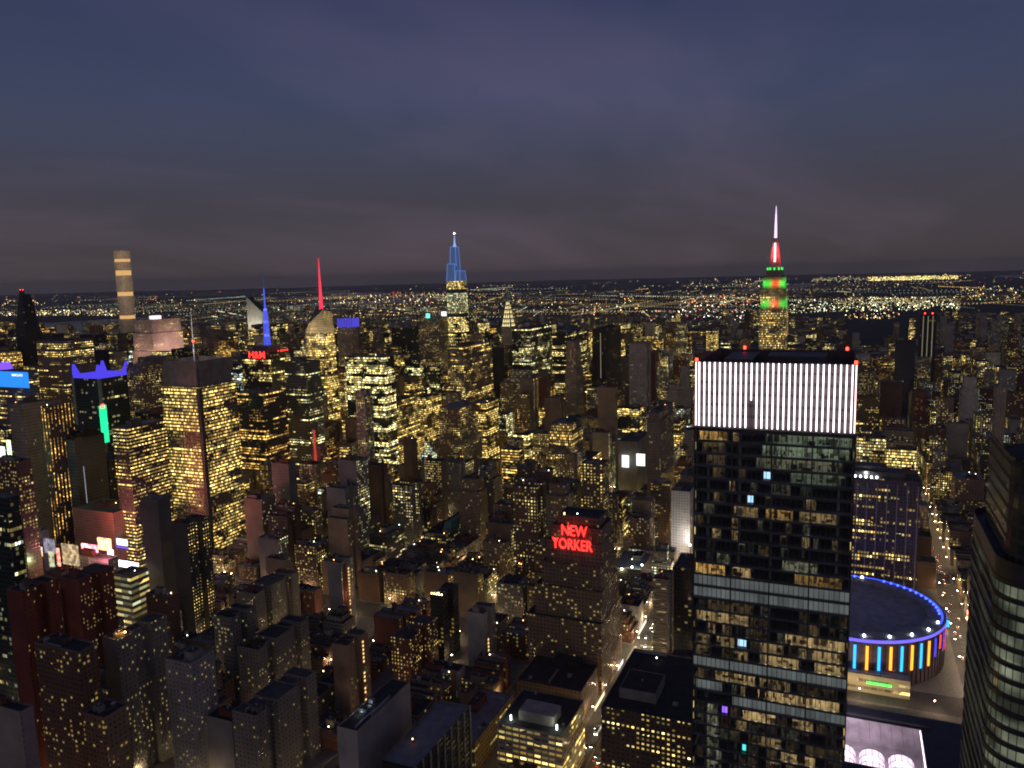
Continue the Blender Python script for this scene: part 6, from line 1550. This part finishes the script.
# vehicles
PAINTS = [('yellow', (.62, .38, .03)), ('black', (.02, .02, .022)), ('white', (.7, .7, .7)), ('silver', (.38, .39, .40)), ('dark blue', (.03, .05, .12)), ('dark red', (.2, .02, .02))]
CARP = {n_: principled(n_.replace(' ', '_')+'_paint', c, .3, .1, noise=.05) for n_, c in PAINTS}
TYRE = principled('tyre_rubber', (.02, .02, .02), .9); RIM = principled('wheel_rim', (.4, .4, .42), .4, .7)
HEADL = emis('headlight_lens', (1, .95, .82), 40); TAILL = emis('taillight_lens', (1, .05, .03), 8)
def make_car(color):
    T = thing('car', (0, 0, .01), 'x', 'taxi' if color == 'yellow' else 'car', 'traffic on the lit streets')
    q = MB()
    prof = [(-2.3, .35), (2.3, .35), (2.3, .62), (2.15, .80), (1.1, .92), (-1.9, .98), (-2.28, .85)]
    for s_ in (1,):
        L_ = [(x, .9, z) for x, z in prof]; R_ = [(x, -.9, z) for x, z in prof]
        q.face(L_[::-1]); q.face(R_)
        for i in range(len(prof)): j = (i+1) % len(prof); q.face([R_[i], L_[i], L_[j], R_[j]][::-1])
    q.build('body', CARP[color], T)
    q = MB(); q.prism(rect(-1.75, 1.05, -.84, .84), .94, 1.45, 0, 1, None, rect(-1.25, .35, -.66, .66)); q.build('cabin', [DARK, CARP[color]], T)
    for x in (-1.4, 1.4):
        for y in (-.86, .86):
            q = MB(); N = 12; c1 = [(x+.33*cos(2*pi*i/N), .33+.33*sin(2*pi*i/N)) for i in range(N)]
            for i in range(N): (a, b), (c, d) = c1[i], c1[(i+1) % N]; q.face([(a, y-.1, b), (c, y-.1, d), (c, y+.1, d), (a, y+.1, b)])
            q.face([(a, y+.1, b) for a, b in c1]); q.face([(a, y-.1, b) for a, b in c1][::-1]); q.build('wheel', TYRE, T)
    for y in (-.65, .65):
        q = MB(); q.box(2.28, 2.36, y-.2, y+.2, .55, .78, 0, 0, 0); q.build('headlight', HEADL, T)
        q = MB(); q.box(-2.36, -2.27, y-.15, y+.15, .68, .82, 0, 0, 0); q.build('taillight', TAILL, T)
    if color == 'yellow': q = MB(); q.box(-.7, -.4, -.35, .35, 1.46, 1.62, 0, 0); q.build('roof_light', emis('taxi_roof_light', (1, .85, .5), 4), T)
    return T
protos = {}
def car(color, x, y, rz, label):
    if color not in protos: t_ = protos[color] = make_car(color); t_.location = (x, y, .01); t_.rotation_euler = (0, 0, rz); t_['label'] = label
    else: t_ = dup(protos[color], (x, y, .01), rz, label)
V = random.Random(5); by = {}
def traffic(Y, lanes, xa, xb, gap, where):
    out = []
    for (dy, rz) in lanes:
        x = xa+V.uniform(0, gap)
        while x < xb:
            if inview(x, Y+dy, 0): out.append((x, Y+dy, rz+V.uniform(-.02, .02)))
            x += V.uniform(7.5, gap*1.9)
    for (x, y, rz) in sorted(out):
        cn = V.choices([p[0] for p in PAINTS], [4, 3, 3, 2, 1, .6])[0]; k = by[(cn, where)] = by.get((cn, where), 0)+1
        car(cn, x, y, rz, f"{cn} {'taxi' if cn == 'yellow' else 'car'} {ORD[min(k-1, 19)]} of its colour on {where}")
traffic(street(34), ((-7, 0), (-3.4, 0), (3.4, pi), (7, pi)), 470, 820, 21, 'the wide hotel street')
traffic(street(31), ((-3.4, 0), (0, 0), (3.4, 0)), 640, 1050, 42, 'the arena street')
# city bus
T = thing('city_bus', (523, street(34)+4.6, .01), 'dark-roofed white city bus on the wide street near the bottom edge', 'bus'); T.rotation_euler = (0, 0, pi)
q = MB(); q.box(-6, 6, -1.28, 1.28, .4, 3.1, 0, 1); q.build('body', [CARP['white'], METAL], T)
q = MB(); q.box(-5.8, 5.6, -1.31, 1.31, 1.4, 2.5, 0, 0); q.build('window_band', emis('bus_window_glow', (1, .9, .65), .8), T)
q = MB(); q.box(-3, -.5, -.7, .7, 3.12, 3.4, 0, 0); q.build('roof_unit', PALEMETAL, T)
for x in (-3.6, 3.4):
    for y in (-1.2, 1.2): q = MB(); q.cyl(0, 0, .5, -.15, .15, 12); w = q.build('wheel', TYRE, T); w.rotation_euler = (pi/2, 0, 0); w.location = (x, y, .5)
for y in (-.9, .9): q = MB(); q.box(6.0, 6.12, y-.2, y+.2, .7, 1.0, 0, 0, 0); q.build('headlight', HEADL, T)
# shop fronts pouring light on the pavements
for i, (x, s_, w, c) in enumerate(((622, 1, 16, (1, .95, .85)), (560, 1, 26, (1, .8, .5)), (500, 1, 24, (1, .75, .4)), (700, 1, 30, (1, .9, .75)), (690, -1, 30, (1, .85, .6)), (760, 1, 30, (1, .7, .5)), (580, -1, 26, (1, .8, .5)))):
    Y_ = street(34)+s_*14.4
    q = MB(); q.box(-w/2, w/2, -.15, .15, .3, 3.6, 0, 0, 0); o = q.build('shop_window', emis('shop_window_glow', c, 1.3)); o.location = (x, Y_, .15); tag(o, f"{('first', 'second', 'third', 'fourth', 'fifth', 'sixth', 'seventh')[i]} glowing shop window along the wide street by the hotel", 'shop window', 'shop windows on the wide street')
area_light('crossing_glow', (735, street(31), 22), (0, 0, -1), 160, 12, 9000, (1, .85, .6)); area_light('crossing_glow', (650, street(34), 24), (0, 0, -1), 44, 34, 15000, (1, .82, .5))  # area lights without fixtures, added to brighten streets and crossings
p_ = ground(95, 752); area_light('crossing_glow', (p_[0], p_[1], 22), (0, 0, -1), 30, 30, 7000, (1, .80, .45))
p_ = ground(212, 750); area_light('crossing_glow', (p_[0], p_[1], 20), (0, 0, -1), 24, 24, 4500, (1, .80, .45))
# arena-street signs
for (xa, xb, ya, yb, D, m_, lb) in ((967, 972, 610, 632, 830, YELS, 'amber upright sign past the arena on its street'), (968, 973, 667, 688, 720, PINKS, 'pink upright sign on the arena street'), (973, 977, 664, 684, 720, VBLUE, 'blue upright sign next to the pink one'), (974, 981, 601, 608, 850, BSCREEN, 'sky blue small sign high beside the arena street'), (945, 949, 620, 627, 800, CYAN, 'cyan lamp sign at the arena rim')):
    sign_box('street_sign', xa, xb, ya, yb, D, m_, lb, .6)
for o in list(bpy.data.objects):
    if o.get('label') == 'green copper mansard roof on the ornate grey block':
        b_ = [k for k in bpy.data.objects if k.get('label') == 'ornate grey block below a green copper roof'][0]
        o.location = (o.location.x-b_.location.x, o.location.y-b_.location.y, o.location.z); o.parent = b_; del o['category']; del o['label']
print('BUILT', len(bpy.data.objects), cnt, 'lights', len(lf_)//8)
